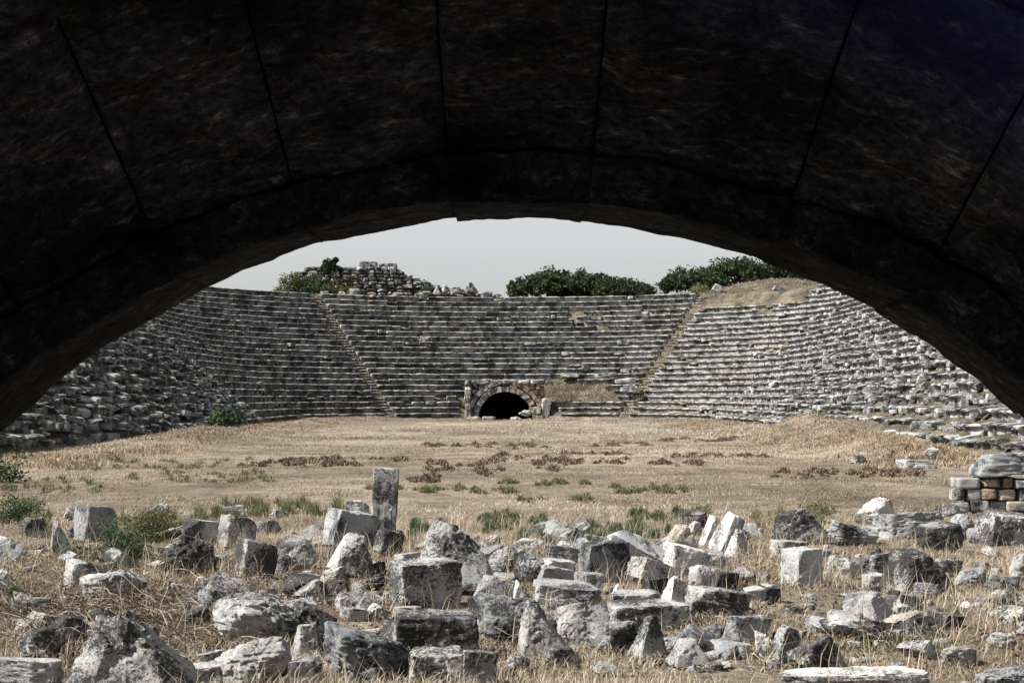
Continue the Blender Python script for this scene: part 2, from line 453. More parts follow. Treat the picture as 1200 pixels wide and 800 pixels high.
def place_rock(name, x0, x1, y0, y1, kind, tone, label, roll=0, yaw=0, pitch=0, seed=1, depth=None, sink=.10, parent=None, lift=0, n=14, d=None, rough=1.0, cat='stone', group=None):
    """stone whose picture in the photograph spans x0..x1, y0..y1 and which stands on the ground"""
    if d is None:
        d = F * HC / (y1 - HZ)
        for _ in range(3): d = F * (HC - gz(((x0 + x1) / 2 - 600) / F * d, d) - lift) / (y1 - HZ)
    wd = (x1 - x0) / F * d; h = (y1 - y0) / F * d
    dep = depth * wd if depth else wd * random.uniform(.65, .9)
    dep = min(dep, max(1.3 * h, .55 * wd) * 1.3) if not depth else depth
    sk = sink * h + .02
    Vv, Fc = rock(kind, seed, (math.radians(pitch), math.radians(roll), math.radians(yaw)), (wd, dep, h + sk), n, rough)
    c = px((x0 + x1) / 2, y1, d)
    Vv = Vv + np.array([0, 0, (h + sk) / 2 - sk])
    me = mesh_np(name, Vv, Fc, smooth=True, sharp=24)
    o = link(name, me, M[tone], parent, (c.x, d + dep * .42, c.z))
    if parent is None: tag(o, label, cat, group)
    return o, (c.x, d, wd, dep, h)

# hand measured stones: x0, x1, y0, y1, kind, tone, roll, yaw, label
ROCKS = [
 (56, 226, 722, 832, 'peak', 'mottled', 0, 0, 'huge rough grey boulder with a sloping dark right flank, cut by the bottom edge'),
 (86, 166, 670, 704, 'boulder', 'pale', -6, 20, 'long pale domed boulder half sunk in brambles behind the huge corner boulder'),
 (54, 83, 604, 650, 'wedge', 'pale', -8, 30, 'small upright light grey wedge with dark right side standing among dry stalks at left'),
 (20, 54, 606, 631, 'block', 'mottled', -10, 20, 'small squat block left of the upright grey wedge'),
 (83, 133, 594, 634, 'block', 'pale', 5, 35, 'pale square block with a flat light top, farthest back at left'),
 (70, 124, 656, 694, 'block', 'mottled', 14, 25, 'tilted block with a black shaded right face above the long domed boulder'),
 (-14, 12, 628, 652, 'boulder', 'pale', 0, 0, 'round white stone at the left edge, upper of the edge pair'),
 (-14, 12, 667, 692, 'boulder', 'pale', 5, 0, 'rounded pale stone at the left edge below the round white one'),
 (8, 58, 701, 718, 'slab', 'pale', -4, 10, 'thin pale slab lying in brown leaves near the left edge'),
 (188, 247, 630, 674, 'boulder', 'dark', 10, 15, 'dark grey peaked stone wrapped in green weeds'),
 (210, 256, 609, 638, 'block', 'mottled', 0, 20, 'mottled low block just behind the dark peaked stone'),
 (254, 298, 604, 642, 'block', 'pale', 18, 35, 'tilted bright block with a black right side behind the mottled cube'),
 (268, 322, 632, 680, 'block', 'mottled', 10, 30, 'mottled leaning cube with its right face in black shadow'),
 (256, 287, 591, 605, 'slab', 'pale', -5, 0, 'little flat pale stone at the back edge of the left rubble'),
 (225, 248, 675, 693, 'boulder', 'pale', 0, 0, 'egg shaped white stone in dry twigs'),
 (197, 222, 683, 695, 'slab', 'pale', 8, 0, 'small flat white stone left of the egg shaped one'),
 (246, 348, 699, 757, 'boulder', 'mottled', 8, 15, 'broad speckled boulder with a flat crown left of the dark capped stone'),
 (137, 181, 732, 766, 'boulder', 'mottled', 8, 10, 'rounded speckled stone right behind the huge corner boulder'),
 (209, 243, 713, 733, 'boulder', 'dark', 0, 10, 'small dull grey stone in twigs left of the broad speckled boulder'),
 (190, 216, 768, 784, 'boulder', 'pale', 0, 10, 'little pale lump beside the dark slope of the corner boulder'),
 (227, 266, 763, 787, 'slab', 'mottled', -14, 10, 'low tilted flake between the corner boulder and the bottom slabs'),
 (248, 337, 751, 806, 'boulder', 'pale', -8, 10, 'large pale rounded boulder low in the frame under the speckled one'),
 (192, 270, 780, 806, 'slab', 'pale', -6, 10, 'pale slab lying along the bottom edge beside the corner boulder'),
 (18, 72, 738, 778, 'boulder', 'mottled', -18, 10, 'rough dim stone tucked behind the left of the corner boulder'),
 (-12, 62, 774, 808, 'slab', 'mottled', 6, 0, 'layered grey slab in the bottom left corner'),
 (436, 474, 619, 652, 'block', 'dark', 12, 30, 'dark broken base block at the foot of the standing pillar'),
 (375, 441, 598, 642, 'slab', 'mottled', 10, 20, 'white topped slab leaning against the standing pillar'),
 (404, 432, 586, 602, 'boulder', 'pale', 0, 0, 'small pale lump just left behind the standing pillar'),
 (380, 441, 627, 676, 'wedge', 'pale', 14, 15, 'pale smooth fronted slab tilted like a roof below the pillar'),
 (374, 408, 664, 684, 'boulder', 'pale', -10, 0, 'small pale stone under the roof shaped slab'),
 (430, 452, 658, 678, 'boulder', 'dark', 10, 10, 'small dark stone right of the roof shaped slab'),
 (331, 371, 637, 668, 'boulder', 'pale', -8, 0, 'pale hump shaped stone between mottled cube and roof shaped slab'),
 (320, 342, 649, 673, 'boulder', 'mottled', 5, 0, 'grey stone squeezed against the mottled leaning cube'),
 (327, 364, 627, 642, 'slab', 'pale', 4, 0, 'flat faded stone in straw behind the hump shaped one'),
 (484, 577, 615, 696, 'peak', 'mottled', -14, 10, 'tallest peaked boulder with white ridge in the middle of the rubble'),
 (455, 539, 660, 713, 'block', 'mottled', 3, 22, 'big squared block with a straight black right end in front of the peaked boulder'),
 (461, 512, 646, 668, 'slab', 'pale', -4, 20, 'pale ledge stone lying on top behind the big squared block'),
 (554, 597, 676, 704, 'wedge', 'mottled', 8, 10, 'low triangular stone at the right foot of the peaked boulder'),
 (411, 447, 693, 716, 'pyramid', 'pale', 6, 10, 'small pale triangular stone in straw left of the big squared block'),
 (397, 428, 711, 728, 'slab', 'mottled', 8, 10, 'flat grey flake left of the cracked pair'),
 (429, 457, 708, 727, 'boulder', 'pale', 12, 10, 'small cracked pale stone before the small triangular one'),
 (458, 494, 711, 727, 'slab', 'tan', 0, 0, 'tan flat stone just below the big squared block'),
 (494, 526, 714, 730, 'slab', 'tan', 3, 0, 'tan pinkish stone right of the tan flat stone'),
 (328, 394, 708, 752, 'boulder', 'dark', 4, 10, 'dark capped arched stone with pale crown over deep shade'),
 (335, 379, 733, 777, 'pyramid', 'pale', -8, 20, 'sharp pale pyramid stone before the dark capped stone'),
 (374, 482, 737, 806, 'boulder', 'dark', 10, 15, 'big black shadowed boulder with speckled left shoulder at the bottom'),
 (458, 560, 724, 774, 'block', 'dark', 0, 8, 'long speckled rectangular block with a level top, bottom centre'),
 (474, 542, 765, 806, 'block', 'mottled', -4, 15, 'squared block standing before the long rectangular block'),
 (539, 582, 764, 806, 'block', 'dark', 6, 10, 'dark speckled block right of the squared front block'),
 (548, 640, 702, 757, 'boulder', 'dark', -6, 15, 'wide dark pitted boulder right of the long rectangular block'),
 (547, 582, 698, 713, 'slab', 'pale', -3, 10, 'thin ledge stone above the wide dark pitted boulder'),
 (335, 378, 773, 806, 'block', 'mottled', 0, 10, 'speckled block at the bottom edge left of the black shadowed boulder'),
 (574, 623, 641, 668, 'boulder', 'pale', -12, 10, 'white sloping stone right behind the peaked boulder'),
 (602, 640, 649, 682, 'boulder', 'mottled', 4, 10, 'round grey stone with a smooth dome right of the white sloping stone'),
 (635, 675, 654, 674, 'block', 'pale', 4, 20, 'low white block between smooth dome and dark cube'),
 (630, 691, 663, 694, 'block', 'mottled', 18, 15, 'speckled tilted block in front of the low white block'),
 (637, 680, 639, 659, 'block', 'dark', 8, 15, 'dark low block behind the low white one'),
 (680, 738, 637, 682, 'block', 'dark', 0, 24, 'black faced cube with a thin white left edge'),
 (736, 792, 654, 684, 'block', 'mottled', 14, 20, 'grey block in the shade under the long white beam'),
 (776, 823, 617, 652, 'wedge', 'tan', 10, 10, 'pinkish pale tilted stone above the right end of the white beam'),
 (780, 852, 639, 674, 'slab', 'pale', 6, 15, 'flat white rough slab below the pinkish tilted stone'),
 (849, 881, 620, 654, 'pyramid', 'pale', 10, 10, 'white triangular stone propped before the dark leaning slab'),
 (794, 831, 597, 618, 'boulder', 'dark', 8, 10, 'dark rock at the back edge behind the upright white splinter'),
 (806, 823, 610, 628, 'boulder', 'pale', 0, 10, 'tiny pale stone under the dark back rock'),
 (672, 709, 671, 697, 'slab', 'pale', 5, 10, 'pale cracked flat stone right of the speckled tilted block'),
 (627, 705, 683, 713, 'slab', 'mottled', 7, 5, 'long smooth grey slab sloping to the right in mid rubble'),
 (599, 619, 679, 706, 'wedge', 'pale', -8, 10, 'small upright white chip left of the long smooth slab'),
 (715, 731, 684, 700, 'pyramid', 'pale', 0, 10, 'tiny white triangle stone in the gap'),
 (752, 788, 677, 700, 'block', 'dark', -6, 15, 'grey square stone beneath the shaded grey block'),
 (717, 775, 695, 720, 'slab', 'mottled', -3, 10, 'speckled flat slab behind the longest flat slab'),
 (716, 808, 709, 740, 'slab', 'mottled', -2, 12, 'longest flat slab with a clean pale top and dark right end'),
 (773, 814, 677, 714, 'pyramid', 'pale', 4, 10, 'white shouldered stone left of the long knobbed block'),
 (806, 881, 690, 726, 'block', 'mottled', 6, 8, 'long knobbed block half buried in straw at right of centre'),
 (807, 839, 662, 694, 'boulder', 'pale', 0, 10, 'white speckled stone behind the long knobbed block'),
 (833, 867, 670, 696, 'block', 'dark', 12, 10, 'dark stone right behind the long knobbed block'),
 (873, 912, 685, 707, 'slab', 'pale', -6, 10, 'pale low stone right of the long knobbed block'),
 (605, 664, 709, 775, 'wedge', 'pale', -16, 8, 'smooth pale slab leaning left, front of the twin leaning slabs'),
 (648, 723, 709, 757, 'wedge', 'pale', -12, 10, 'pale leaning slab with a black right end, rear twin'),
 (692, 747, 730, 768, 'boulder', 'dark', 4, 10, 'dark speckled mound between leaning slabs and bright pyramid'),
 (735, 786, 725, 774, 'pyramid', 'mottled', 6, 38, 'bright faced pyramid with a black right side, lower centre right'),
 (784, 836, 751, 784, 'wedge', 'pale', 10, 10, 'ridged pale stone lower right of the bright pyramid'),
 (640, 680, 759, 784, 'boulder', 'mottled', 0, 10, 'small grey stone at the foot of the leaning slabs'),
 (850, 906, 723, 754, 'slab', 'mottled', 8, 15, 'flat block with a dark notch in straw'),
 (860, 884, 752, 772, 'boulder', 'pale', 0, 10, 'little round stone below the notched flat block'),
 (885, 908, 739, 768, 'boulder', 'pale', 6, 10, 'white lump left of the tall narrow tilted slab'),
 (909, 976, 598, 638, 'wedge', 'dark', -14, 20, 'dark layered rock with weeds on its back'),
 (974, 1032, 611, 640, 'boulder', 'mottled', 6, 10, 'dull flat mound stone right of the dark layered rock'),
 (1008, 1054, 585, 619, 'boulder', 'pale', -22, 10, 'white oval boulder, tilted, rising above the right rubble'),
 (1030, 1108, 600, 632, 'slab', 'mottled', -8, 8, 'big flat slab propped up with shade beneath it'),
 (1079, 1131, 613, 647, 'block', 'dark', -12, 20, 'block with a square black face right of the propped slab'),
 (1112, 1146, 602, 634, 'boulder', 'pale', 4, 10, 'pale rounded stone against the foot of the low wall'),
 (1154, 1214, 599, 638, 'block', 'mottled', 3, 10, 'pale broad block under the low wall at the right edge'),
 (1135, 1157, 619, 636, 'boulder', 'pale', 0, 10, 'small pale stone between rounded stone and broad block'),
 (919, 967, 645, 687, 'block', 'pale', 2, 35, 'upright squared white block with a black right side'),
 (906, 948, 634, 652, 'slab', 'pale', 4, 10, 'flat pale slab behind the upright squared block'),
 (976, 1011, 654, 679, 'boulder', 'mottled', 0, 10, 'speckled low stone right of the upright squared block'),
 (1000, 1045, 649, 676, 'boulder', 'pale', 6, 10, 'pale hump left of the big overhanging boulder'),
 (1011, 1041, 671, 688, 'slab', 'mottled', 0, 10, 'flat stone under the pale hump'),
 (1041, 1123, 647, 694, 'wedge', 'dark', -6, 15, 'big overhanging boulder with deep black hollow'),
 (1073, 1107, 682, 702, 'boulder', 'pale', 0, 10, 'round stone lying in front of the black hollow'),
 (1098, 1130, 654, 676, 'slab', 'mottled', 10, 10, 'tilted dark edged stone behind the overhanging boulder'),
 (1120, 1160, 664, 688, 'boulder', 'mottled', 4, 10, 'speckled oval stone right of the overhanging boulder'),
 (1158, 1198, 673, 693, 'slab', 'dark', 3, 10, 'low dark stone, second from the right edge'),
 (1186, 1216, 648, 684, 'boulder', 'pale', 4, 10, 'pale tall stone cut by the right edge'),
 (890, 916, 686, 707, 'block', 'dark', 6, 10, 'small black stone left of the yellow straw'),
 (904, 941, 733, 777, 'block', 'mottled', 16, 30, 'tall narrow tilted slab, half white and half black'),
 (927, 998, 748, 786, 'boulder', 'mottled', -8, 10, 'broad pale mound stone right of the narrow tilted slab'),
 (1107, 1148, 758, 780, 'boulder', 'pale', 0, 10, 'pale stone alone in the straw, lower right'),
 (915, 1092, 787, 812, 'slab', 'pale', -2, 2, 'very long white beam stone lying along the bottom edge'),
 (1038, 1062, 776, 793, 'boulder', 'mottled', 0, 10, 'small stone sitting behind the bottom beam'),
 (955, 976, 643, 652, 'slab', 'pale', 0, 0, 'thin little slab behind the speckled low stone'),
 (996, 1017, 533, 543, 'boulder', 'mottled', 0, 0, 'lone small boulder out on the arena floor near the right bank'),
 (1055, 1096, 538, 549, 'slab', 'pale', 0, 0, 'flat white slab out on the arena floor at right'),
 (1084, 1101, 523, 533, 'boulder', 'pale', 0, 0, 'small pale stone on the grassy mound at right'),
 (1160, 1195, 742, 760, 'boulder', 'pale', 0, 0, 'pale stone near the right edge, low in the straw'),
 (590, 622, 770, 792, 'boulder', 'mottled', 0, 0, 'small speckled stone right of the dark speckled block at the bottom'),
 (1150, 1214, 785, 812, 'boulder', 'mottled', 0, 0, 'broken stone in the bottom right corner'),
]
rock_xy = []
for i, (x0, x1, y0, y1, kind, tone, roll, yaw, lab) in enumerate(ROCKS):
    if 'white' in lab and tone == 'pale' and 'behind' not in lab: tone = 'white'
    big = (x1 - x0) > 55
    if 40 < x1 - x0 < 110 and y1 > 600: w_ = x1 - x0; h_ = y1 - y0; x0 -= .03 * w_; x1 += .03 * w_; y0 -= .05 * h_; y1 += .02 * h_
    nm = {'slab': 'stone_slab', 'block': 'stone_block', 'boulder': 'boulder', 'wedge': 'broken_stone', 'pyramid': 'peaked_stone', 'peak': 'peaked_stone'}[kind]
    o, info = place_rock(nm, x0, x1, y0, y1, kind, tone, lab, roll, yaw, seed=101 + i * 7, n=30 if big else 16, depth=.26 if 'very long' in lab else None,
                         cat={'slab': 'slab', 'block': 'stone block', 'boulder': 'boulder', 'wedge': 'stone', 'pyramid': 'stone', 'peak': 'boulder'}[kind])
    rock_xy.append(info)

# long white beam, slanting down to the right: a real rotated beam
def free_block(name, a, b, thick, deep, tone, label, seed, roll, yaw=0, kind='block', cat='stone block', n=20, pitch=0):
    c = (Vector(a) + Vector(b)) / 2; L = (Vector(a) - Vector(b)).length
    Vv, Fc = rock(kind, seed, (0, 0, 0), (L, deep, thick), n)
    me = mesh_np(name, Vv, Fc, smooth=True, sharp=24)
    o = link(name, me, M[tone], None, c, (math.radians(pitch), math.radians(roll), math.radians(yaw)))
    return tag(o, label, cat)
db = 16.6
free_block('stone_beam', px(722, 634, db), px(788, 662, db - .6), .22, .32, 'white', 'long white beam stone slanting down to the right over a grey block', 501, 23, 8, pitch=28)
free_block('stone_slab', px(824, 642, 18.6), px(836, 606, 18.8),   .09, .3, 'white', 'thin upright white splinter slab left of the dark leaning slab', 502, -70, 10, 'slab', 'slab')
free_block('stone_slab', px(838, 652, 18.0), px(863, 604, 18.2),   .17, .42, 'white', 'thick leaning slab with white left face and dark right face', 503, -62, 14, 'block', 'slab')

# standing pillar stump: two blocks of one broken carved post
d_p = 19.0
st = empty('standing_pillar', (px(451, 632, d_p).x, d_p, 0))
tag(st, 'upright broken marble pillar standing tallest among the rubble', 'pillar')
def part_rock(name, parent, c, dims, kind, tone, seed, rot=(0, 0, 0), n=16):
    Vv, Fc = rock(kind, seed, rot, dims, n)
    me = mesh_np(name, Vv, Fc, smooth=True)
    return link(name, me, M[tone], parent, Vector(c) - parent.location)
c1 = px(449, 568, d_p)
c2 = px(451, 606, d_p); part_rock('shaft', st, (c1.x + .005, d_p + .15, c1.z - .25), (.36, .30, .90), 'post', 'mottled', 612, (0, .05, .12), 26)
for k in range(3):
    Vr, Fr = rock('block', 620 + k, (0, .05, 0), (.035, .05, .34), 4)
    link('flute', mesh_np('flute', Vr, Fr, True), M['dark'], st, Vector((c1.x - .06 + .075 * k, d_p - .005, c2.z - .06)) - st.location)
c3 = px(453, 634, d_p); part_rock('foot_block', st, (c3.x, d_p + .16, c3.z - .03), (.42, .36, .30), 'block', 'dark', 613, (0, .1, .3))

# small scattered rubble between the big stones
small = [mesh_np('rubble_piece', *rock(k, 900 + i, (rng.uniform(-.5, .5), rng.uniform(-.5, .5), rng.uniform(0, 3)), (1, rng.uniform(.7, 1.1), rng.uniform(.45, .85)), 10), smooth=True, sharp=22)
         for i, k in enumerate(['boulder', 'block', 'slab', 'pyramid', 'boulder', 'wedge', 'block', 'boulder', 'block', 'slab'])]
for i, s_ in enumerate(small): s_.materials.append(M[['pale', 'mottled', 'mottled', 'dark', 'tan', 'pale', 'dark', 'mottled', 'mottled', 'dark'][i]])
fragV = [rock(['boulder', 'block', 'slab', 'pyramid'][k % 4], 1500 + k, (0, 0, 0), (1, .8, .7), 2) for k in range(8)]
zones = [(0, 330, 600, 800, 75, 'small stone chip lying in twigs and straw among the left boulders', 'chips among the left boulders'),
         (330, 600, 630, 800, 75, 'small stone chip wedged between the big blocks of the middle rubble', 'chips in the middle rubble'),
         (600, 880, 628, 795, 92, 'small stone chip in the dense heap right of centre', 'chips in the heap right of centre'),
         (880, 1200, 606, 800, 58, 'small stone chip in the yellow straw of the right foreground', 'chips in the right straw')]
for x0, x1, y0, y1, cnt, lab, grp in zones:
    for k in range(cnt):
        for tries in range(12):
            x = random.uniform(x0, x1); y = y0 + (y1 - y0) * random.random() ** (1.15 if x0 in (600, 880) else .9)
            d = F * HC / (y - HZ); p = px(x, y, d); s = random.choice([.12, .15, .19, .24, .3, .36, .44])
            # not inside, and not right in front of, one of the measured stones
            if all(abs(p.x - c_) > .45 * wd_ + .4 * s or not (d0_ - .55 - s * .5 < d < d0_ + dp_) for c_, d0_, wd_, dp_, h_ in rock_xy): break
        ki = random.randrange(10); o = link('stone_chip', small[ki], None, None, (p.x, d, gz(p.x, d) + s * .12), (random.uniform(-.3, .3), random.uniform(-.3, .3), random.uniform(0, 6.3)), (s, s, s * random.uniform(.7, 1)))
        look = ['pale', 'speckled', 'flat speckled', 'dark pointed', 'tan', 'pale wedge shaped', 'dark squared', 'rounded speckled', 'squarish speckled', 'dark flat'][ki]
        tag(o, lab.replace('small stone chip', ('small ' if s < .14 else 'medium ' if s < .27 else 'larger ') + look + ' stone'), 'stone', grp)

fr_V, fr_F, off_ = [], [], 0
for k in range(900):
    d = 8.6 + 10.5 * random.random() ** 1.2; x = random.uniform(-1, 1) * .34 * d; sz = random.uniform(.03, .13)
    if fbm2(x, d, .5, 2, 61.)[0] < -.15: continue
    Vr, Fr = fragV[k % 8]
    cs_, sn_ = math.cos(k), math.sin(k); R_ = np.array([[cs_, -sn_, 0], [sn_, cs_, 0], [0, 0, .7]])
    fr_V.append((Vr @ R_.T) * sz + np.array([x, d, gz(x, d) + sz * .15])); fr_F.append(Fr + off_); off_ += len(Vr)
me = mesh_np('stone_fragments', np.concatenate(fr_V), np.concatenate(fr_F)); attr(me, 'blk', np.repeat(np.random.default_rng(4).random(len(fr_V)), len(fragV[0][0])))
tag(link('stone_fragments', me, M['mottled']), 'loose stone fragments littering the ground between the big stones', 'stone fragments', kind='stuff')

# ------------------------------------------------------------------ low wall at the right edge
dw = F * HC / (602 - HZ)
lw = empty('low_wall', (px(1165, 602, dw).x, dw, 0))
tag(lw, 'low broken wall of orange and white stones capped by one long block, right edge', 'wall')
def lw_piece(x0, x1, y0, y1, tone, seed, kind='block', name='stone', dep=.45, dd=0):
    a = px((x0 + x1) / 2, (y0 + y1) / 2, dw + dd)
    wd = (x1 - x0) / F * (dw + dd) * .97; h = (y1 - y0) / F * (dw + dd) * .95
    Vv, Fc = rock(kind, seed, (0, 0, 0), (wd, dep, h), 8 if name == 'stone' else 20)
    link(name, mesh_np(name, Vv, Fc, True), M[tone], lw, Vector((a.x, dw + dd + dep / 2, a.z)) - lw.location)
lw_piece(1143, 1262, 528, 562, 'mottled', 700, name='cap_block', dep=.6, dd=-.05)
courses = [
 (560, 572, [(1122, 1150, 'pale'), (1150, 1176, 'pinkstone'), (1176, 1188, 'brick'), (1188, 1215, 'pale'), (1215, 1245, 'brick')]),
 (572, 587, [(1117, 1134, 'mottled'), (1134, 1150, 'pale'), (1150, 1170, 'brick'), (1170, 1194, 'pinkstone'), (1194, 1212, 'mottled'), (1212, 1245, 'pale')]),
 (587, 600, [(1108, 1138, 'pale'), (1138, 1160, 'mottled'), (1160, 1180, 'pale'), (1180, 1204, 'tan'), (1204, 1240, 'mottled')]),
 (599, 611, [(1112, 1140, 'mottled'), (1140, 1170, 'dark'), (1170, 1200, 'mottled'), (1200, 1240, 'mottled')]),
]
q = 710
for y0, y1, row in courses:
    for x0, x1, tone in row:
        q += 1; lw_piece(x0, x1, y0 + random.uniform(-1, 1), y1 + .5, tone, q, kind=random.choice(['post', 'block', 'post', 'slab']), dd=random.uniform(-.03, .05))
Vc, Fc_ = rock('block', 799, (0, 0, 0), (1.15, .36, .72), 6)
link('rubble_core', mesh_np('rubble_core', Vc, Fc_, True), M['passage'], lw, Vector((px(1190, 590, dw).x, dw + .32, .22)) - lw.location)

# ------------------------------------------------------------------ seats
def seat_mesh(seed, nseg=2):
    """unit seat block: x along the row -.5..-.5, y depth 0..1, z height 0..1, worn rounded upper front edge"""
    r = np.random.default_rng(seed)
    prof = [(.34, 0.0), (.33, .72), (.04, .80), (.0, .88), (.13, .985), (.5, 1.0), (1.0, .99), (1.0, 0)]
    Vs = []
    for k in range(nseg + 1):
        x = -.5 + k / nseg
        e = 1.0 if 0 < k < nseg else 0
        dn = r.uniform(-.06, .06); dz = r.uniform(-.05, .05)
        chip = r.uniform(0, .12) if not e else 0
        for i, (y, z) in enumerate(prof):
            yy, zz = y, z
            if i in (2, 3, 4): yy += dn * .8 + chip * .6 + r.uniform(-.02, .02); zz += r.uniform(-.03, .03) - chip * (.4 if i > 2 else 0)
            if i in (4, 5, 6): zz += dz - chip * .25
            Vs.append((x + (r.uniform(-.015, .015)), yy, zz))
    m = len(prof); Fq = []
    for k in range(nseg):
        for i in range(m):
            a = k * m + i; b = k * m + (i + 1) % m
            Fq.append((a, a + m, b + m, b)[::-1])
    V = np.array(Vs)
    caps = [list(range(m)), list(range(nseg * m, nseg * m + m))[::-1]]
    return V, np.array(Fq), np.array(caps)
seatV = [seat_mesh(40 + k) for k in range(12)]
def mk_seat(kind, mat, i):
    V, Fq, cp = seatV[i]
    me = mesh_np('seat_block', V, [Fq, cp], smooth=False); me.materials.append(M[mat]); return me
SM = {m: [mk_seat('s', m, i) for i in range(12)] for m in ('seat', 'seat_grey', 'pale', 'mottled')}
# fallen blocks: same stones, knocked loose and weathered
tumV = [rock(random.choice(['block', 'slab', 'block']), 300 + k, (0, 0, 0), (1, 1, 1), 3) for k in range(12)]
TM = {}
for m in ('seat', 'seat_grey', 'pale', 'mottled'):
    TM[m] = []
    for Vt, Ft in tumV:
        me = mesh_np('seat_block', Vt + np.array([0, .5, .5]), Ft, smooth=False); me.materials.append(M[m]); TM[m].append(me)

ARC = math.pi / 2
# u runs along the foot: u in metres on the straight sides (left: y from 38 up), angle on the round end
def frame_at(seg, u, s):
    """seg 'L','A','R': returns world x,y and the heading of the row (rotation about z so local +y points outward)"""
    if seg == 'L': return CX - (R0 + s), u, math.pi / 2
    if seg == 'R': return CX + (R0 + s), u, -math.pi / 2
    return CX + (R0 + s) * math.sin(u), CYc + (R0 + s) * math.cos(u), -u

def arch_visible(x, y, z):
    X = 600 + x / y * F; Yp = HZ - (z - HC) / y * F
    if not (-5 < X < 1205): return False
    return math.hypot(X - 608, Yp - 1112) < 866

def collect(seg, u0, u1, rows, len_m, jit, mats, skip=None):
    out = []
    for i in rows:
        rr = R0 + i * TR
        tot = (u1 - u0) * (rr if seg == 'A' else 1)
        u = 0.0
        while u < tot - .25:
            L = min(random.uniform(.6, 1.35) * len_m, tot - u)
            if tot - u - L < .3: L = tot - u
            um = u0 + (u + L / 2) / (rr if seg == 'A' else 1)
            u += L
            x, y, rz = frame_at(seg, um, i * TR)
            jj = jit(seg, um, i) if callable(jit) else jit
            if skip and skip(x, y, i): continue
            if random.random() < .003 + .03 * jj: continue
            out.append((i, x, y, rz, L, jj, random.choice(mats)))
    return out

def build_bank(name, label, blocks):
    par = empty(name, (blocks[0][1], blocks[0][2], ZB)); tag(par, label, 'seating')
    items = []
    for (i, x, y, rz, L, jj, mat) in blocks:
        z = ZB + i * RI
        tumbled = random.random() < jj * 1.2
        k = random.randrange(12)
        me = (TM if tumbled else SM)[mat][k]
        sc = [L * .985, .66, RI * random.uniform(.97, 1.02)]
        if i % 1: sc[1] = .5; sc[2] = RI * random.uniform(.5, .75); z += RI * .2
        dr = random.gauss(0, .014) + random.gauss(0, .16) * jj
        zz = z + random.gauss(0, .007) + random.uniform(-.2, .12) * jj
        rot = [random.gauss(0, .012) + random.gauss(0, .22) * jj, random.gauss(0, .010) + random.gauss(0, .13) * jj, rz + random.gauss(0, .012) + random.gauss(0, .22) * jj]
        if tumbled:
            sc = [L * random.uniform(.6, 1.05), random.uniform(.45, .75), random.uniform(.12, .32)]; zz += random.uniform(.05, .28)
        ox, oy = -math.sin(rz) * dr, math.cos(rz) * dr
        vis = arch_visible(x, y, z + .4)
        across = L * abs(math.cos(rz) * y + math.sin(rz) * x * -1) / y if False else L
        view = Vector((x, y)).normalized(); along = Vector((math.cos(rz), math.sin(rz)))
        wpx = L * abs(along.x * view.y - along.y * view.x) / y * F + 4
        items.append((vis * wpx, me, (x + ox, y + oy, zz), rot, sc))
    items.sort(key=lambda t: -t[0])
    for vis, me, loc, rot, sc in items[:300]:
        link('seat_block', me, None, par, Vector(loc) - par.location, rot, sc)
    rest = items[300:]
    by = {}
    for it in rest: by.setdefault(it[1].materials[0].name, []).append(it)
    Vs = []; F4 = []; NG = []; off = 0; mi4 = []; mats = []
    for mname, its in by.items():
        mats.append(bpy.data.materials[mname])
    if rest:
        BK = []; miN = []
        for vis, me, loc, rot, sc in rest:
            kk = me.name
            c = cache.get(kk)
            if c is None:
                v = np.empty(len(me.vertices) * 3, dtype=np.float32); me.vertices.foreach_get('co', v); v = v.reshape(-1, 3)
                fs4 = np.array([p.vertices[:] for p in me.polygons if len(p.vertices) == 4]); fs8 = np.array([p.vertices[:] for p in me.polygons if len(p.vertices) == 8])
                c = cache[kk] = (v, fs4, fs8)
            v, f4, f8 = c
            Rm = np.array(Euler(rot).to_matrix())
            vv = (v * np.array(sc)) @ Rm.T + np.array(loc) - np.array(par.location)
            Vs.append(vv); BK.append(np.full(len(vv), random.random())); F4.append(f4 + off); m_i = mats.index(me.materials[0]); mi4 += [m_i] * len(f4)
            if len(f8): NG.append(f8 + off); miN += [m_i] * len(f8)
            off += len(vv)
        parts = [np.concatenate(F4)] + ([np.concatenate(NG)] if NG else [])
        me = mesh_np('seat_blocks_beyond', np.concatenate(Vs), parts)
        for mt in mats: me.materials.append(mt)
        attr(me, 'blk', np.concatenate(BK)); mi = mi4 + miN
        if len(mi) == len(me.polygons): me.polygons.foreach_set('material_index', mi)
        o = link('seat_rows', me, None, par); o['kind'] = 'stuff'
    return par
cache = {}

STAIR = math.radians(38.5); STAIRL = math.radians(36.6); SW = .52
def skip_center(x, y, i):
    dx = x - CX
    if i < 6 and -3.1 < dx < 3.9: return True
    if i in (3, 4, 5) and 3.8 <= dx < 8.2 - .2 * (i - 3): return True
    if i == 6 and 3.2 < dx < 5.5: return True
    return False
def stair_gap(i): return SW / (R0 + i * TR)
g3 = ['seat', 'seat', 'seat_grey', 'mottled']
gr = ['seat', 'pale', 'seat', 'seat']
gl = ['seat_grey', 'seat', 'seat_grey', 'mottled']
jit_c = lambda seg, u, i: .03 + (.12 if random.random() < .06 else 0)
def arc_rows(u0, u1, rows, ml, jit, mats, skip=None, gl_=True, gr_=True):
    out = []
    for i in rows:
        a = u0 + (stair_gap(i) if gl_ else 0); b = u1 - (stair_gap(i) if gr_ else 0)
        out += collect('A', a, b, [i], ml, jit, mats, skip)
    return out
def jl(seg, u, i):    # left wedge: tidy
    return .03
def jL(seg, u, i):
    return float(np.interp(u, [40, 60, 85, 97], [.6, .55, .45, .2]))
def jr(seg, u, i):
    t = .04
    if seg == 'A': t += max(0, (u - 1.15)) * .15
    else: t += .07
    return t
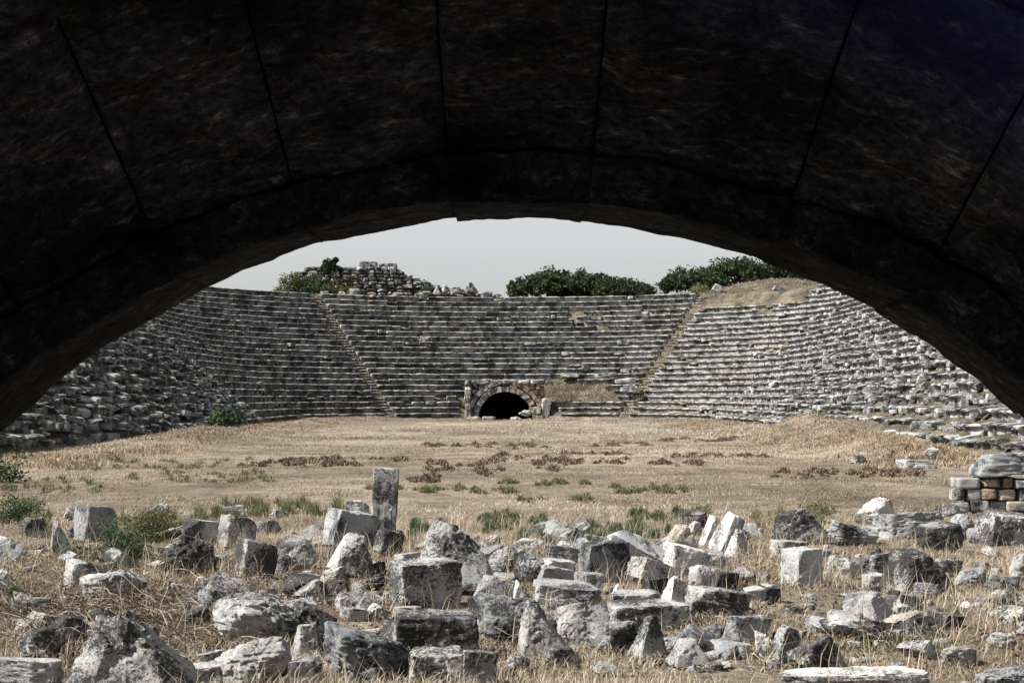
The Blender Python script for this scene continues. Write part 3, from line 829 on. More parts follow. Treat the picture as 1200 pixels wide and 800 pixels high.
def jR(seg, u, i):
    return float(np.interp(u, [40, 60, 85, 97], [.34, .26, .15, .08]))
rows = range(NR)
def earth_gap(x, y, i): return fbm2(y, i * .9, .22, 2, 4. if x > 0 else 9.)[0] > ((-.22 if x > 0 else .0) if i % 1 else .85)
cen = arc_rows(-STAIRL, STAIR, rows, .95, jit_c, g3, skip_center)
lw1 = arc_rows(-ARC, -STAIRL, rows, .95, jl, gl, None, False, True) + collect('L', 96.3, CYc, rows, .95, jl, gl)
rw1 = arc_rows(STAIR, ARC, [i for i in rows if i < 20], .95, jr, gr, None, True, False) + arc_rows(math.radians(66), ARC, [20, 21, 22], .95, jr, gr, None, False, False) + collect('R', 96, CYc, rows, .95, jr, gr)
for i in (23, 24):
    rw1 += collect('A', math.radians(70), ARC, [i], .95, .06, gr)
lt = collect('L', 38, 95.1, np.arange(0, 19, .5), .7, jL, gl, earth_gap)
rt = collect('R', 36, 96, np.arange(0, 19, .5), .7, jR, gr + ['seat_grey', 'seat', 'mottled'], earth_gap)
build_bank('seating_bank', 'middle wedge of stone seat rows above the dark tunnel, between two stairways', cen)
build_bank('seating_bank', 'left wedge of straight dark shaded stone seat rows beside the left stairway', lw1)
build_bank('seating_bank', 'right wedge of sunlit pale stone seat rows beside the right stairway', rw1)
build_bank('seating_bank', 'collapsed seat rows in dark tumbled steps at the far left', lt)
build_bank('seating_bank', 'collapsed white seat rows sliding down in the sun at the far right', rt)

# stairways
for sgn, lab in ((-2, 'broken stairway running down beside the collapsed rows at left'), (-1, 'narrow worn stairway climbing left of the tunnel through the seat rows'), (1, 'grassy stairway of broken steps climbing right of the tunnel')):
    a = STAIR if sgn > 0 else -STAIRL
    seg_, a = ('L', 95.7) if sgn == -2 else ('A', a)
    base = frame_at(seg_, a, 0)
    t = empty('stairway', (base[0], base[1], ZB)); tag(t, lab, 'stairs')
    for k in range(NR * 2 - 1):
        s = k * TR / 2; x, y, rz = frame_at(seg_, a, s)
        if random.random() < (.05 if sgn < 0 else .3): continue
        me = SM['pale' if sgn < 0 else 'seat'][random.randrange(12)]
        link('step', me, None, t, Vector((x, y, ZB + (k - 1) * RI / 2 - .05)) - t.location, (random.gauss(0, .03), random.gauss(0, .04), rz + random.gauss(0, .05)),
             (2 * SW * random.uniform(.85, .97), .42, RI / 2 + .10))

# ------------------------------------------------------------------ tunnel entrance in the far end
TX, TY = CX + .1, CYc + R0 - .35
tun = empty('tunnel_entrance', (TX, TY, 0)); tag(tun, 'round arched stone tunnel mouth at the foot of the far seats', 'tunnel')
RT, ZT = 2.05, .10
def arc_block(name, parent, a0, a1, r0, r1, y0, y1, mat, cx, cz, rough=.03, seed=0, m=3, loc=None):
    r = np.random.default_rng(seed); Vs = []
    A = np.linspace(a0, a1, m + 1)
    for y in (y0, y1):
        for a in A:
            for rr in (r0, r1):
                q = rr + r.uniform(-rough, rough)
                Vs.append((cx + q * math.sin(a), y + r.uniform(-rough, rough), cz + q * math.cos(a)))
    Fq = []; w2 = 2; n2 = 2 * (m + 1)
    for k in range(m):
        b = k * 2
        Fq += [(b, b + 1, b + 3, b + 2), (n2 + b, n2 + b + 2, n2 + b + 3, n2 + b + 1), (b, b + 2, n2 + b + 2, n2 + b), (b + 1, n2 + b + 1, n2 + b + 3, b + 3)]
    Fq += [(0, n2, n2 + 1, 1), (2 * m, 2 * m + 1, n2 + 2 * m + 1, n2 + 2 * m)]
    me = mesh_np(name, np.array(Vs) - np.array(parent.location), np.array(Fq), False)
    return link(name, me, M[mat], parent)
edges = np.linspace(-math.radians(92), math.radians(92), 14)
tones = ['seat_grey', 'seat_grey', 'mottled', 'seat_grey', 'mottled', 'mottled', 'seat', 'pinkstone', 'pinkstone', 'pale', 'pinkstone', 'brick', 'pinkstone']
for k in range(13):
    arc_block('voussoir', tun, edges[k] + .012, edges[k + 1] - .012, RT, RT + random.uniform(.38, .52), TY, TY + .7, tones[k], TX, ZT, .03, 50 + k, 2)
# second, outer ring on the left like the split stones there; orange bricks on the right
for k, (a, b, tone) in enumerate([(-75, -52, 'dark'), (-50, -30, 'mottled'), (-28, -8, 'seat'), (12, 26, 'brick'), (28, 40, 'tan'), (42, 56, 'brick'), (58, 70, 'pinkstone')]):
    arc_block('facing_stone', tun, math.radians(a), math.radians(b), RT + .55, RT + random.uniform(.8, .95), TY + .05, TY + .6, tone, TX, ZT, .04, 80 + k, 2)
def box_part(name, parent, x0, x1, y0, y1, z0, z1, mat, seed, n=5, kind='block'):
    Vv, Fc = rock(kind, seed, (0, 0, 0), (x1 - x0, y1 - y0, z1 - z0), n)
    return link(name, mesh_np(name, Vv, Fc, False), M[mat], parent, Vector(((x0 + x1) / 2, (y0 + y1) / 2, (z0 + z1) / 2)) - parent.location)
box_part('pier_block', tun, TX - 3.05, TX - 2.5, TY - .1, TY + .9, -.05, 1.35, 'pale', 90)
box_part('pier_block', tun, TX - 3.12, TX - 2.6, TY - .1, TY + .9, 1.36, 2.55, 'pale', 91)
box_part('pier_block', tun, TX - 3.1, TX - 2.62, TY, TY + .9, 2.56, 3.0, 'dark', 92)
box_part('pier_block', tun, TX + 2.48, TX + 3.2, TY + .25, TY + 1.2, -.05, 1.2, 'pinkstone', 93)
box_part('pier_block', tun, TX + 2.2, TX + 3.0, TY + .25, TY + 1.2, 1.62, 2.62, 'brick', 94)
for k, (x0, x1, zz, tone) in enumerate([(-2.6, -1.2, 2.98, 'seat'), (-1.15, -.2, 2.95, 'seat_grey'), (-.25, .85, 3.05, 'pale'), (.85, 1.85, 3.0, 'pale'), (1.9, 2.95, 3.02, 'seat'), (2.95, 3.7, 2.9, 'mottled')]):
    box_part('lintel_block', tun, TX + x0, TX + x1, TY + (.1 if k != 3 else -.1), TY + 1.0, zz - .32, zz + .06, tone, 100 + k, 6)
rr2 = random.Random(5)
for sx in (-1, 1):   # masonry filling the corners beside the ring
    for j in range(6):
        z0 = .05 + j * .46
        xin = math.sqrt(max(0, (RT + .48) ** 2 - (z0 + .1) ** 2)) if z0 < RT + .4 else .4
        x = max(xin, .5)
        while x < 2.6 - .1:
            wdt = rr2.uniform(.35, .6); x1 = min(x + wdt, 2.75)
            tone = rr2.choice(['dark', 'seat_grey', 'mottled']) if sx < 0 else (rr2.choice(['brick', 'pinkstone', 'brick']) if j >= 3 else rr2.choice(['pinkstone', 'tan', 'mottled']))
            a, b = sorted((TX + sx * x, TX + sx * x1))
            box_part('facing_stone', tun, a, b - .02, TY + .18, TY + .75, z0, z0 + .44, tone, rr2.randrange(9999), 3)
            x = x1
# passage behind: walls, vault, floor and end
ml = 24; Vs = []; A = np.linspace(-math.pi / 2, math.pi / 2, ml + 1)
prof = [(TX - RT - .02, -.3)] + [(TX + (RT + .02) * math.sin(a), ZT + (RT + .02) * math.cos(a)) for a in A] + [(TX + RT + .02, -.3)]
prof2 = [(TX - RT - .9, -.3)] + [(TX + (RT + .55) * math.sin(a) * 1.1, ZT + (RT + .42) * math.cos(a)) for a in A] + [(TX + RT + .9, -.3)]
npf = len(prof)
for yy in (TY + .3, TY + 14):
    for pp in (prof, prof2):
        for (x, z) in pp: Vs.append((x, yy, z))
Fq = []
for k in range(npf - 1):
    Fq.append((k, k + 1, 2 * npf + k + 1, 2 * npf + k)); Fq.append((npf + k, 3 * npf + k, 3 * npf + k + 1, npf + k + 1))
    Fq.append((k, npf + k, npf + k + 1, k + 1)); Fq.append((2 * npf + k, 2 * npf + k + 1, 3 * npf + k + 1, 3 * npf + k))
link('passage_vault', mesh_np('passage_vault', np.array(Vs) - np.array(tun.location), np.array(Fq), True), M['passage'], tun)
Vs = [(TX - 3, TY + .2, -.02), (TX + 3, TY + .2, -.02), (TX + 3, TY + 14, -.25), (TX - 3, TY + 14, -.25), (TX - 3, TY + .2, -.4), (TX + 3, TY + .2, -.4), (TX + 3, TY + 14, -.5), (TX - 3, TY + 14, -.5)]
bx = [(0, 1, 2, 3), (7, 6, 5, 4), (0, 4, 5, 1), (1, 5, 6, 2), (2, 6, 7, 3), (3, 7, 4, 0)]
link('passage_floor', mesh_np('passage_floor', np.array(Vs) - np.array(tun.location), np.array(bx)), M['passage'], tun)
Vs = [(TX - 3, TY + 13.8, -.4), (TX + 3, TY + 13.8, -.4), (TX + 3, TY + 14.3, -.4), (TX - 3, TY + 14.3, -.4), (TX - 3, TY + 13.8, 3), (TX + 3, TY + 13.8, 3), (TX + 3, TY + 14.3, 3), (TX - 3, TY + 14.3, 3)]
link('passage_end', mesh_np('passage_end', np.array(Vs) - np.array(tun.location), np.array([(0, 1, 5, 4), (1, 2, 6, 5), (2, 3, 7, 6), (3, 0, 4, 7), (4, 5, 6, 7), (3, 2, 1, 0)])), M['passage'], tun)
def free_rock(name, c, dims, kind, tone, seed, label, cat, rot=(0, 0, 0), n=8, group=None):
    Vv, Fc = rock(kind, seed, rot, dims, n)
    o = link(name, mesh_np(name, Vv, Fc, False), M[tone], None, c)
    return tag(o, label, cat, group)
free_rock('leaning_post', (px(640, 480, TY - .5).x, TY - .5, .8), (.78, .5, 1.75), 'block', 'pale', 130, 'rounded white post stone leaning beside the right of the tunnel', 'stone', (0, .08, 0), 9)
for k, (x, y, w_, h_, tone, lab) in enumerate([(617, 484, 1.2, .55, 'mottled', 'grey stone lying inside the right half of the tunnel mouth'),
        (627, 481, .9, .6, 'tan', 'tan stone between the tunnel mouth and the leaning post'), (605, 491, .9, .35, 'pale', 'small white stone on the sill of the tunnel mouth'),
        (573, 492, 1.0, .35, 'pale', 'white stone chip low in the left of the tunnel mouth'), (556, 494, 1.3, .4, 'tan', 'tan flat stone at the foot of the left tunnel pier'), (632, 492, .5, .5, 'pale', 'white little stone at the foot of the leaning post')]):
    dd = TY - .9 + (.4 if k < 2 else 0)
    p = px(x, y, dd); free_rock('fallen_stone', (p.x, dd, max(p.z, .12)), (w_, w_ * .7, h_), 'block' if k % 2 else 'boulder', tone, 140 + k, lab, 'stone')
# displaced slabs on the earthen gap above the tunnel
for k, (x, y, w_, h_, dd, rl, lab) in enumerate([(709, 440, 1.7, .5, 123.6, -.2, 'white slab slid askew at the right end of the earth ledge'), (668, 440, 1.5, .4, 125.6, .05, 'pale slab on the ledge right of the tunnel top'),
        (733, 446, 1.6, .45, 121.5, 0, 'square pale block at the ledge end beside the right stairway'), (737, 456, 1.3, .5, 120.6, 0, 'block on the broken lower rows beside the right stairway'),
        (497, 397, .8, .5, 128.2, .3, 'white fallen block resting on the middle seat rows'), (737, 401, 1.9, .5, 127.5, 0, 'wide pale block out of line in upper middle rows'),
        (841, 354, 1.0, .9, 133.0, .5, 'upright white stone leaning on the earth mound above the right seats'), (912, 353, .9, .5, 131.0, .2, 'pale stone on the mound right of the upright white one')]):
    p = px(x, y, dd); free_rock('displaced_block', (p.x, dd, max(p.z, gz(p.x, dd) + h_ * .3)), (w_, .7, h_), 'block', 'pale', 160 + k, lab, 'stone', (0, rl, 0))

# ------------------------------------------------------------------ ruin on the rim
dr_ = CYc + R0 + 15.5
rz0 = ZB + NR * RI
ruin = empty('ruined_wall', (px(440, 345, dr_).x, dr_, rz0)); tag(ruin, 'ruined rubble wall crowning the rim above the left seats, weeds on its flank', 'wall')
prof_x = [318, 335, 345, 360, 385, 410, 425, 465, 478, 500, 520, 560, 590]
prof_y = [343, 334, 318, 314, 312, 311, 312, 312, 322, 329, 336, 342, 347]
mpp = dr_ / F
yrow = 347.0; cnt = 0
smr = [mesh_np('wall_stone', *rock(['block', 'boulder', 'slab'][k % 3], 1200 + k, (0, 0, 0), (1, 1, 1), 3), smooth=False) for k in range(9)]
for k, s_ in enumerate(smr): s_.materials.append(M[['seat', 'mottled', 'seat_grey', 'pinkstone', 'mottled', 'dark', 'seat', 'dark', 'seat'][k]])
while yrow > 312:
    hpx = random.uniform(3.6, 5.2); x = 322.0
    while x < 585:
        wpx_ = random.uniform(6, 13)
        ytop = np.interp(x + wpx_ / 2, prof_x, prof_y)
        if yrow - hpx * .5 > ytop and cnt < 298:
            p = px(x + wpx_ / 2, yrow - hpx / 2, dr_)
            link('stone', smr[random.randrange(9)], None, ruin, Vector((p.x, dr_ + random.uniform(-.15, .25) - (347 - yrow) * -.012, p.z)) - ruin.location,
                 (random.gauss(0, .05), random.gauss(0, .05), random.gauss(0, .1)), (wpx_ * mpp * .97, 1.1, hpx * mpp * .96)); cnt += 1
        x += wpx_
    yrow -= hpx
# earth core of the ruin
Vs = []; xx = np.linspace(322, 582, 60)
for x in xx:
    yt = np.interp(x, prof_x, prof_y) + 2.5; p = px(x, yt, dr_)
    for (dy, dz) in ((.25, -(p.z - rz0) - 1.5), (.3, -.05), (1.0, .1), (2.6, -.3), (4.5, -(p.z - rz0) - 1.5)):
        Vs.append((p.x, dr_ + dy, p.z + dz))
Vs = np.array(Vs); ii = np.arange(60 * 5).reshape(60, 5)
Fq = np.stack([ii[:-1, :-1], ii[1:, :-1], ii[1:, 1:], ii[:-1, 1:]], -1).reshape(-1, 4)
Fq = np.concatenate([Fq, [[ii[k, 4], ii[k + 1, 4], ii[k + 1, 0], ii[k, 0]] for k in range(59)]])
link('earth_core', mesh_np('earth_core', Vs - np.array(ruin.location), Fq, True), M['ground'], ruin)
for k, (x0, x1, y0, y1, tone) in enumerate([(421, 442, 306, 316, 'mottled'), (443.5, 465, 307.5, 316, 'dark')]):
    p = px((x0 + x1) / 2, (y0 + y1) / 2 + 1.2, dr_ + .2)
    Vv, Fc = rock('block', 180 + k, (0, 0, 0), ((x1 - x0) * mpp, 1.3, (y1 - y0 + 2.5) * mpp), 8)
    link('crown_block', mesh_np('crown_block', Vv, Fc), M[tone], ruin, Vector((p.x, dr_ + .8, p.z)) - ruin.location)
top_st = [(381, 346, 10, 9, 'pale', 'white stone on the rim at the head of the left stairway'), (402, 345, 12, 6, 'tan', 'tan stone on the rim right of the white one'), (416, 343, 13, 8, 'pale', 'pale domed stone on the rim below the ruin'),
          (467, 345, 15, 4, 'pale', 'thin white slab on the rim under the ruin'), (512, 340, 9, 11, 'pale', 'white pointed stone at the right end of the ruin'), (522, 340, 10, 9, 'mottled', 'grey tilted stone beside the pointed one'),
          (534, 341, 13, 8, 'mottled', 'speckled block on the rim between tilted and dark stones'), (553, 338, 17, 12, 'dark', 'dark peaked block highest on the rim right of the ruin'), (546, 344, 22, 5, 'seat', 'flat slab on the rim under the dark peaked block'),
          (570, 346, 15, 7, 'mottled', 'low speckled stone on the rim right of the dark peaked block'), (584, 348, 14, 6, 'dark', 'last dark stone of the rim before the trees'), (497, 344, 18, 5, 'seat', 'long pale slab on the rim left of the pointed stone')]
for k, (x, y, w_, h_, tone, lab) in enumerate(top_st):
    dd = CYc + R0 + NR * TR + .8; m2 = dd / F
    p = px(x, y, dd); free_rock('rim_stone', (p.x, dd, p.z), (w_ * m2, .8, h_ * m2 * 1.2), ['block', 'wedge', 'boulder'][k % 3], tone, 200 + k, lab, 'stone', (0, random.uniform(-.2, .2), 0), 5)

# ------------------------------------------------------------------ vault over the camera
AY, AR, AZ, AXC = 4.76, 2.146, .127, .020
va = empty('stone_vault', (0, AY, 0)); tag(va, 'dark stone vault and arch ring framing the whole view from inside', 'vault')
SL = .395
def vault_block(name, a0, a1, r0, thick, s0, s1, slope, seed, rough=.012, na=22, nss=14, y_from=AY, fdepth=.008):
    A = np.linspace(a0, a1, na + 1); S = np.linspace(s0, s1, nss + 1)
    AA, SS = np.meshgrid(A, S, indexing='ij')
    def pos(r, a, s):
        return np.stack([AXC + r * np.sin(a), y_from - s, AZ + r * np.cos(a) + slope * s], -1)
    P0 = pos(np.full_like(AA, r0), AA, SS).reshape(-1, 3)
    nz = fbm(P0 * np.array([1, 1, 1]), 3.0, 3, seed * .37) * rough + fbm(P0, 13, 3, seed) * rough * .55
    # worn arrises: the stone falls back towards its joints
    ea = np.minimum(AA - a0, a1 - AA) * r0; es = np.minimum(SS - s0, s1 - SS)
    e = np.minimum(ea, es).ravel()
    fall = fdepth * np.exp(-e / .012) * (1 + .8 * vnoise(P0, 9, seed))
    Rr = r0 + nz.reshape(-1) + fall
    inner = pos(Rr.reshape(AA.shape), AA, SS).reshape(-1, 3)
    outer = pos(np.full_like(AA, r0 + thick), AA, SS).reshape(-1, 3)
    n1 = nss + 1; tot = (na + 1) * n1
    id_ = np.arange(tot).reshape(na + 1, n1)
    f = np.stack([id_[:-1, :-1], id_[1:, :-1], id_[1:, 1:], id_[:-1, 1:]], -1).reshape(-1, 4)
    f2 = f[:, ::-1] + tot
    def wall(e_): return np.stack([e_[:-1], e_[1:], e_[1:] + tot, e_[:-1] + tot], -1)
    fs = [f, f2, wall(id_[0, :]), wall(id_[-1, ::-1]), wall(id_[::-1, 0]), wall(id_[:, -1])]
    Vv = np.concatenate([inner, outer]) - np.array(va.location)
    me = mesh_np(name, Vv, np.concatenate(fs), smooth=False)
    uvl = me.uv_layers.new(name='UVMap')
    U = np.concatenate([AA.ravel() * r0, AA.ravel() * r0]); W = np.concatenate([SS.ravel(), SS.ravel() + np.where(True, .45, 0)])
    li = np.empty(len(me.loops), dtype=np.int32); me.loops.foreach_get('vertex_index', li)
    uvl.data.foreach_set('uv', np.stack([U[li] + seed, W[li] + seed * .7], -1).ravel().astype(np.float32))
    # smooth inner face only
    sm = np.zeros(len(me.polygons), dtype=bool); sm[:len(f)] = True; me.polygons.foreach_set('use_smooth', sm)
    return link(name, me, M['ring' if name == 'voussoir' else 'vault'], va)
def ang(xp): # angle on the ring of the joint seen at photo column xp
    return math.asin(max(-1, min(1, (xp - 608) / 854)))
jx = [-160, -20, 112, 243, 381, 536, 681, 880, 1022, 1188, 1330]
ja = [ang(v) for v in jx]
ja = [-math.radians(92), -math.radians(75)] + ja + [math.radians(72), math.radians(92)]
ja = sorted(ja)
drop = {}
for k in range(len(ja) - 1):
    r0 = AR + [0, .003, -.004, .004, -.003, .002, .007, -.006, -.003, .006, -.006, .002, 0, 0, 0][k % 15]
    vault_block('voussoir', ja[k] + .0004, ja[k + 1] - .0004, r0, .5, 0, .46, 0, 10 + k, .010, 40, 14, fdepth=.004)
s = 0.0; k = 0
first = True
while s < 6.4:
    ln = .95 if first else random.uniform(.7, 1.1)
    js = ja if first else sorted([-math.radians(92)] + [math.radians(-92 + 184 * (t + random.uniform(-.2, .2)) / 12) for t in range(1, 12)] + [math.radians(92)])
    for q in range(len(js) - 1):
        k += 1
        dense = s < 1.6
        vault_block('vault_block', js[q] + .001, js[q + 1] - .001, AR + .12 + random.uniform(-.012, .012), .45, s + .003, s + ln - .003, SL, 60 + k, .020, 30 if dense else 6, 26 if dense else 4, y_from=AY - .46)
    s += ln; first = False
# masonry mass round the vault
mA = np.linspace(-math.radians(92), math.radians(92), 40); Vs = []
sec = [(AY - .06, 0.0), (AY - .46, 0.0), (AY - .465, .0), (AY - .46 - s, s * SL)]
for (yy, zz) in sec:
    for rr in (AR + .46, 4.2):
        for a in mA: Vs.append((rr * math.sin(a), yy, AZ + rr * math.cos(a) + zz))
nm_ = len(mA); Fq = []
for j in range(len(sec) - 1):
    for k in range(nm_ - 1):
        a = j * 2 * nm_ + k; b = (j + 1) * 2 * nm_ + k
        Fq += [(a, a + 1, b + 1, b), (a + nm_, b + nm_, b + nm_ + 1, a + nm_ + 1)]
for j in (0, len(sec) - 1):
    for k in range(nm_ - 1):
        a = j * 2 * nm_ + k; Fq.append((a, a + nm_, a + nm_ + 1, a + 1))
link('masonry_core', mesh_np('masonry_core', np.array(Vs) - np.array(va.location), np.array(Fq)), M['passage'], va)
# side walls; unseen rear end left open, added to let daylight fill the vault
def vbox(name, x0, x1, y0, y1, z0, z1):
    Vs = [(x, y, z) for z in (z0, z1) for (x, y) in ((x0, y0), (x1, y0), (x1, y1), (x0, y1))]
    return link(name, mesh_np(name, np.array(Vs) - np.array(va.location), np.array([(3, 2, 1, 0), (4, 5, 6, 7), (0, 1, 5, 4), (1, 2, 6, 5), (2, 3, 7, 6), (3, 0, 4, 7)])), M['passage'], va)
vbox('side_wall', -4.2, -2.32, AY - .46 - s, AY - .05, -.5, 4.2)
vbox('side_wall', 2.32, 4.2, AY - .46 - s, AY - .05, -.5, 4.2)

# ------------------------------------------------------------------ plants
def blades(name, P, H, W, lean, mat, seed, curl=.5, tint=None, seg=2, parent=None, droop=0.0):
    """tapered bent blades rooted at P"""
    r = np.random.default_rng(seed); n = len(P)
    a = r.uniform(0, 2 * np.pi, n); ln = np.abs(r.normal(0, lean, n)); H = np.broadcast_to(H, (n,)) * r.uniform(.55, 1.25, n)
    dirx, diry = np.cos(a), np.sin(a)
    b = a + np.pi / 2 + r.normal(0, .6, n); wx, wy = np.cos(b) * W / 2, np.sin(b) * W / 2
    P = np.asarray(P)
    L = H[:, None]
    d1 = np.stack([dirx * np.sin(ln), diry * np.sin(ln), np.cos(ln)], 1)
    l2 = ln + curl * r.uniform(.2, 1.3, n) + droop
    d2 = np.stack([dirx * np.sin(l2), diry * np.sin(l2), np.cos(l2)], 1)
    wv = np.stack([wx, wy, np.zeros(n)], 1)
    p1 = P + d1 * L * .55; p2 = p1 + d2 * L * .5
    V = np.stack([P - wv, P + wv, p1 - wv * .7, p1 + wv * .7, p2], 1).reshape(-1, 3)
    o = (np.arange(n) * 5)[:, None]
    q4 = o + np.array([[0, 1, 3, 2]]); q3 = o + np.array([[2, 3, 4]])
    me = mesh_np(name, V, [q4, q3])
    t = r.random(n) if tint is None else np.clip(tint + r.normal(0, .22, n), 0, 1)
    attr(me, 'tint', np.repeat(t, 5))
    o = link(name, me, M[mat], parent); o['kind'] = 'stuff'
    return o
def on_ground(x, y, dz=-.01):
    z = ground_z(x, y) + dz
    return np.stack([x, y, z], 1)
def cone_pts(n, d0, d1, seed, mar=1.08, power=1.0):
    r = np.random.default_rng(seed)
    d = np.sqrt(r.uniform(d0 ** 2, d1 ** 2, n)) if power == 1 else d0 + (d1 - d0) * r.random(n) ** power
    x = r.uniform(-1, 1, n) * (600 / F * mar) * d + r.normal(0, .1, n)
    return x, d
def clumped(n, d0, d1, seed, sc=.9, thr=.0, sharp=2.5, mar=1.08, power=1.0):
    x, y = cone_pts(int(n * 2.2), d0, d1, seed, mar, power)
    m = fbm2(x, y, sc, 3, seed * 1.7) - thr
    keep = np.random.default_rng(seed + 1).random(len(x)) < np.clip(.5 + m * sharp, .04, 1)
    return x[keep][:n], y[keep][:n]
# foreground straw
x, y = clumped(150000, 8.5, 23, 21, 1.1, -.05, 3.0)
m = fbm2(x, y, .45, 3, 71.)
blades('straw_grass', on_ground(x, y), .085 + .06 * np.clip(m, -.6, 1), .006, .6, 'straw', 22, .9, tint=.5 + .35 * m)
tag(bpy.data.objects['straw_grass'], 'dry straw coloured grass growing between the foreground stones', 'grass')
# long pale stalks
x, y = clumped(5500, 8.5, 22, 31, .7, .1)
o = blades('dry_stalks', on_ground(x, y), .33, .005, .5, 'straw', 32, .6, tint=.8)
tag(o, 'long bleached stalks bending over the foreground rubble', 'grass')
# short field grass, thinning with distance
x, y = clumped(230000, 20, 60, 41, .8, -.12, 2.2, 1.1)
m = fbm2(x, y, .12, 3, 13.)
o = blades('field_grass', on_ground(x, y), .06 + .03 * np.clip(m, -.5, 1), .012, .9, 'straw', 42, .9, tint=.5 + .5 * m + .4 * fbm2(x, y, .9, 2, 3.))
tag(o, 'short cropped dry grass covering the near arena floor', 'grass')
x, y = clumped(90000, 50, 120, 43, .2, -.05, 2.0, 1.1)
k_ = sdist(x, y) < -.1; x, y = x[k_], y[k_]; m = fbm2(x, y, .08, 3, 13.)
pale = (y > 72)
o = blades('pale_field_grass', on_ground(x, y), .10 + .05 * np.clip(m, -.5, 1), .03, .6, 'palegrass', 44, .8, tint=.5 + .4 * m + .5 * fbm2(x, y * .6, .5, 3, 3.))
tag(o, 'pale dry grass over the far half of the arena floor', 'grass')

# golden grass along the foot of the seats
r = np.random.default_rng(51)
def foot_pts(n, smin, smax, seed):
    r = np.random.default_rng(seed); P = []
    s = r.uniform(smin, smax, n); u = r.uniform(0, 1, n)
    tot = 2 * 70 + math.pi * R0; L = u * tot
    x = np.where(L < 70, CX - R0 - s, np.where(L > 70 + math.pi * R0, CX + R0 + s, CX - (R0 + s) * np.cos((L - 70) / R0)))
    y = np.where(L < 70, 39 + L, np.where(L > 70 + math.pi * R0, CYc - (L - 70 - math.pi * R0), CYc + (R0 + s) * np.sin((L - 70) / R0)))
    return x, y
x, y = foot_pts(60000, -4.5, .3, 52); m = fbm2(x, y, .3, 3, 8.)
k_ = (m + .4 * fbm2(x, y, 1.2, 2, 1.) > -.12) & ~((np.abs(x - TX) < 2.2) & (y > TY - 2.5)); x, y, m = x[k_], y[k_], m[k_]
tag(blades('golden_grass', on_ground(x, y), .12 + .12 * np.clip(m, -.4, 1), .03, .7, 'golden', 53, .8, tint=.45 + .3 * m + .5 * fbm2(x, y, 1.6, 2, 5.)), 'golden tussocks of dry grass along the foot of the seats', 'grass')
x = np.concatenate([rng.normal(12.0, 1.4, 9000), rng.normal(11.3, 1.2, 6000)]); y = np.concatenate([rng.normal(63, 7, 9000), rng.normal(49, 4, 6000)])
tag(blades('mound_grass', on_ground(x, y), .13, .016, .9, 'golden', 54, .9, tint=.45 + .6 * fbm2(x, y, .9, 3, 5.)), 'thick golden grass on the earth mounds at the right foot of the seats', 'grass')

def patch(name, spots, mat, h, w_, n_per, seed, label, lean=.6, curl=.7, cat='weeds'):
    r = np.random.default_rng(seed); xs_, ys_, hs = [], [], []
    for (x0, x1, yc, th) in spots:      # photo columns, photo row, thickness in rows
        nc = max(3, int((x1 - x0) / 4.5)); cxp = r.uniform(x0, x1, nc); cyp = yc + r.uniform(-1, 1, nc) * th; cs = r.uniform(.2, 1.0, nc) ** 1.5 + .15
        n = int(n_per * (x1 - x0)); kx = r.choice(nc, n, p=cs / cs.sum())
        X_ = cxp[kx] + r.normal(0, 1, n) * 4.2 * cs[kx]; Yp = cyp[kx] + r.normal(0, 1, n) * th * .16 * cs[kx] + r.normal(0, .15, n)
        e = cs[kx] * np.exp(-((X_ - cxp[kx]) / (4.5 * cs[kx])) ** 2)
        d = F * HC / (np.maximum(Yp, 489) - HZ)
        xs_.append((X_ - 600) / F * d); ys_.append(d); hs.append(h * (0.45 + .7 * e) * (d / 20 if h < 0 else 1))
    x = np.concatenate(xs_); y = np.concatenate(ys_); hh = np.concatenate(hs)
    o = blades(name, on_ground(x, y), hh, w_, lean, mat, seed + 1, curl)
    return tag(o, label, cat)
patch('green_weeds', [(636, 720, 632, 10), (700, 800, 624, 10), (740, 800, 606, 5), (610, 660, 632, 6), (560, 640, 615, 8), (480, 520, 622, 8)], 'green', .13, .013, 70, 61, 'band of green weeds behind the middle rubble', .45)
patch('green_tufts', [(605, 634, 588, 3), (674, 696, 588, 3), (708, 806, 576, 3), (620, 690, 568, 2.5), (583, 606, 566, 2), (483, 600, 577, 3), (580, 608, 608, 5), (430, 470, 575, 2)], 'olive', .13, .016, 22, 63, 'low green tufts scattered over the middle of the arena floor', .5)
patch('dead_weeds', [(500, 560, 521, 2), (560, 640, 523, 3), (620, 665, 544, 7), (640, 740, 541, 3), (660, 740, 532, 2), (500, 590, 548, 6), (480, 520, 562, 4), (575, 620, 536, 5), (690, 760, 521, 2), (760, 830, 544, 3), (780, 900, 535, 2), (280, 420, 545, 3), (900, 1080, 556, 5), (1040, 1120, 540, 5), (560, 580, 555, 4), (770, 860, 516, 2), (330, 480, 540, 3)], 'brown', .12, .045, 30, 65, 'dark reddish dead weeds in drifts on the arena floor', .7)
patch('left_bank_weeds', [(60, 300, 545, 6), (150, 330, 560, 6), (0, 120, 570, 8)], 'olive', .12, .02, 10, 67, 'thin olive weeds on the arena floor at left')
patch('shaded_weeds', [(0, 60, 612, 16), (130, 260, 620, 12), (230, 300, 600, 8), (300, 400, 600, 8), (880, 960, 616, 8)], 'olive', .22, .010, 30, 69, 'olive weeds and stems behind the foreground stones')

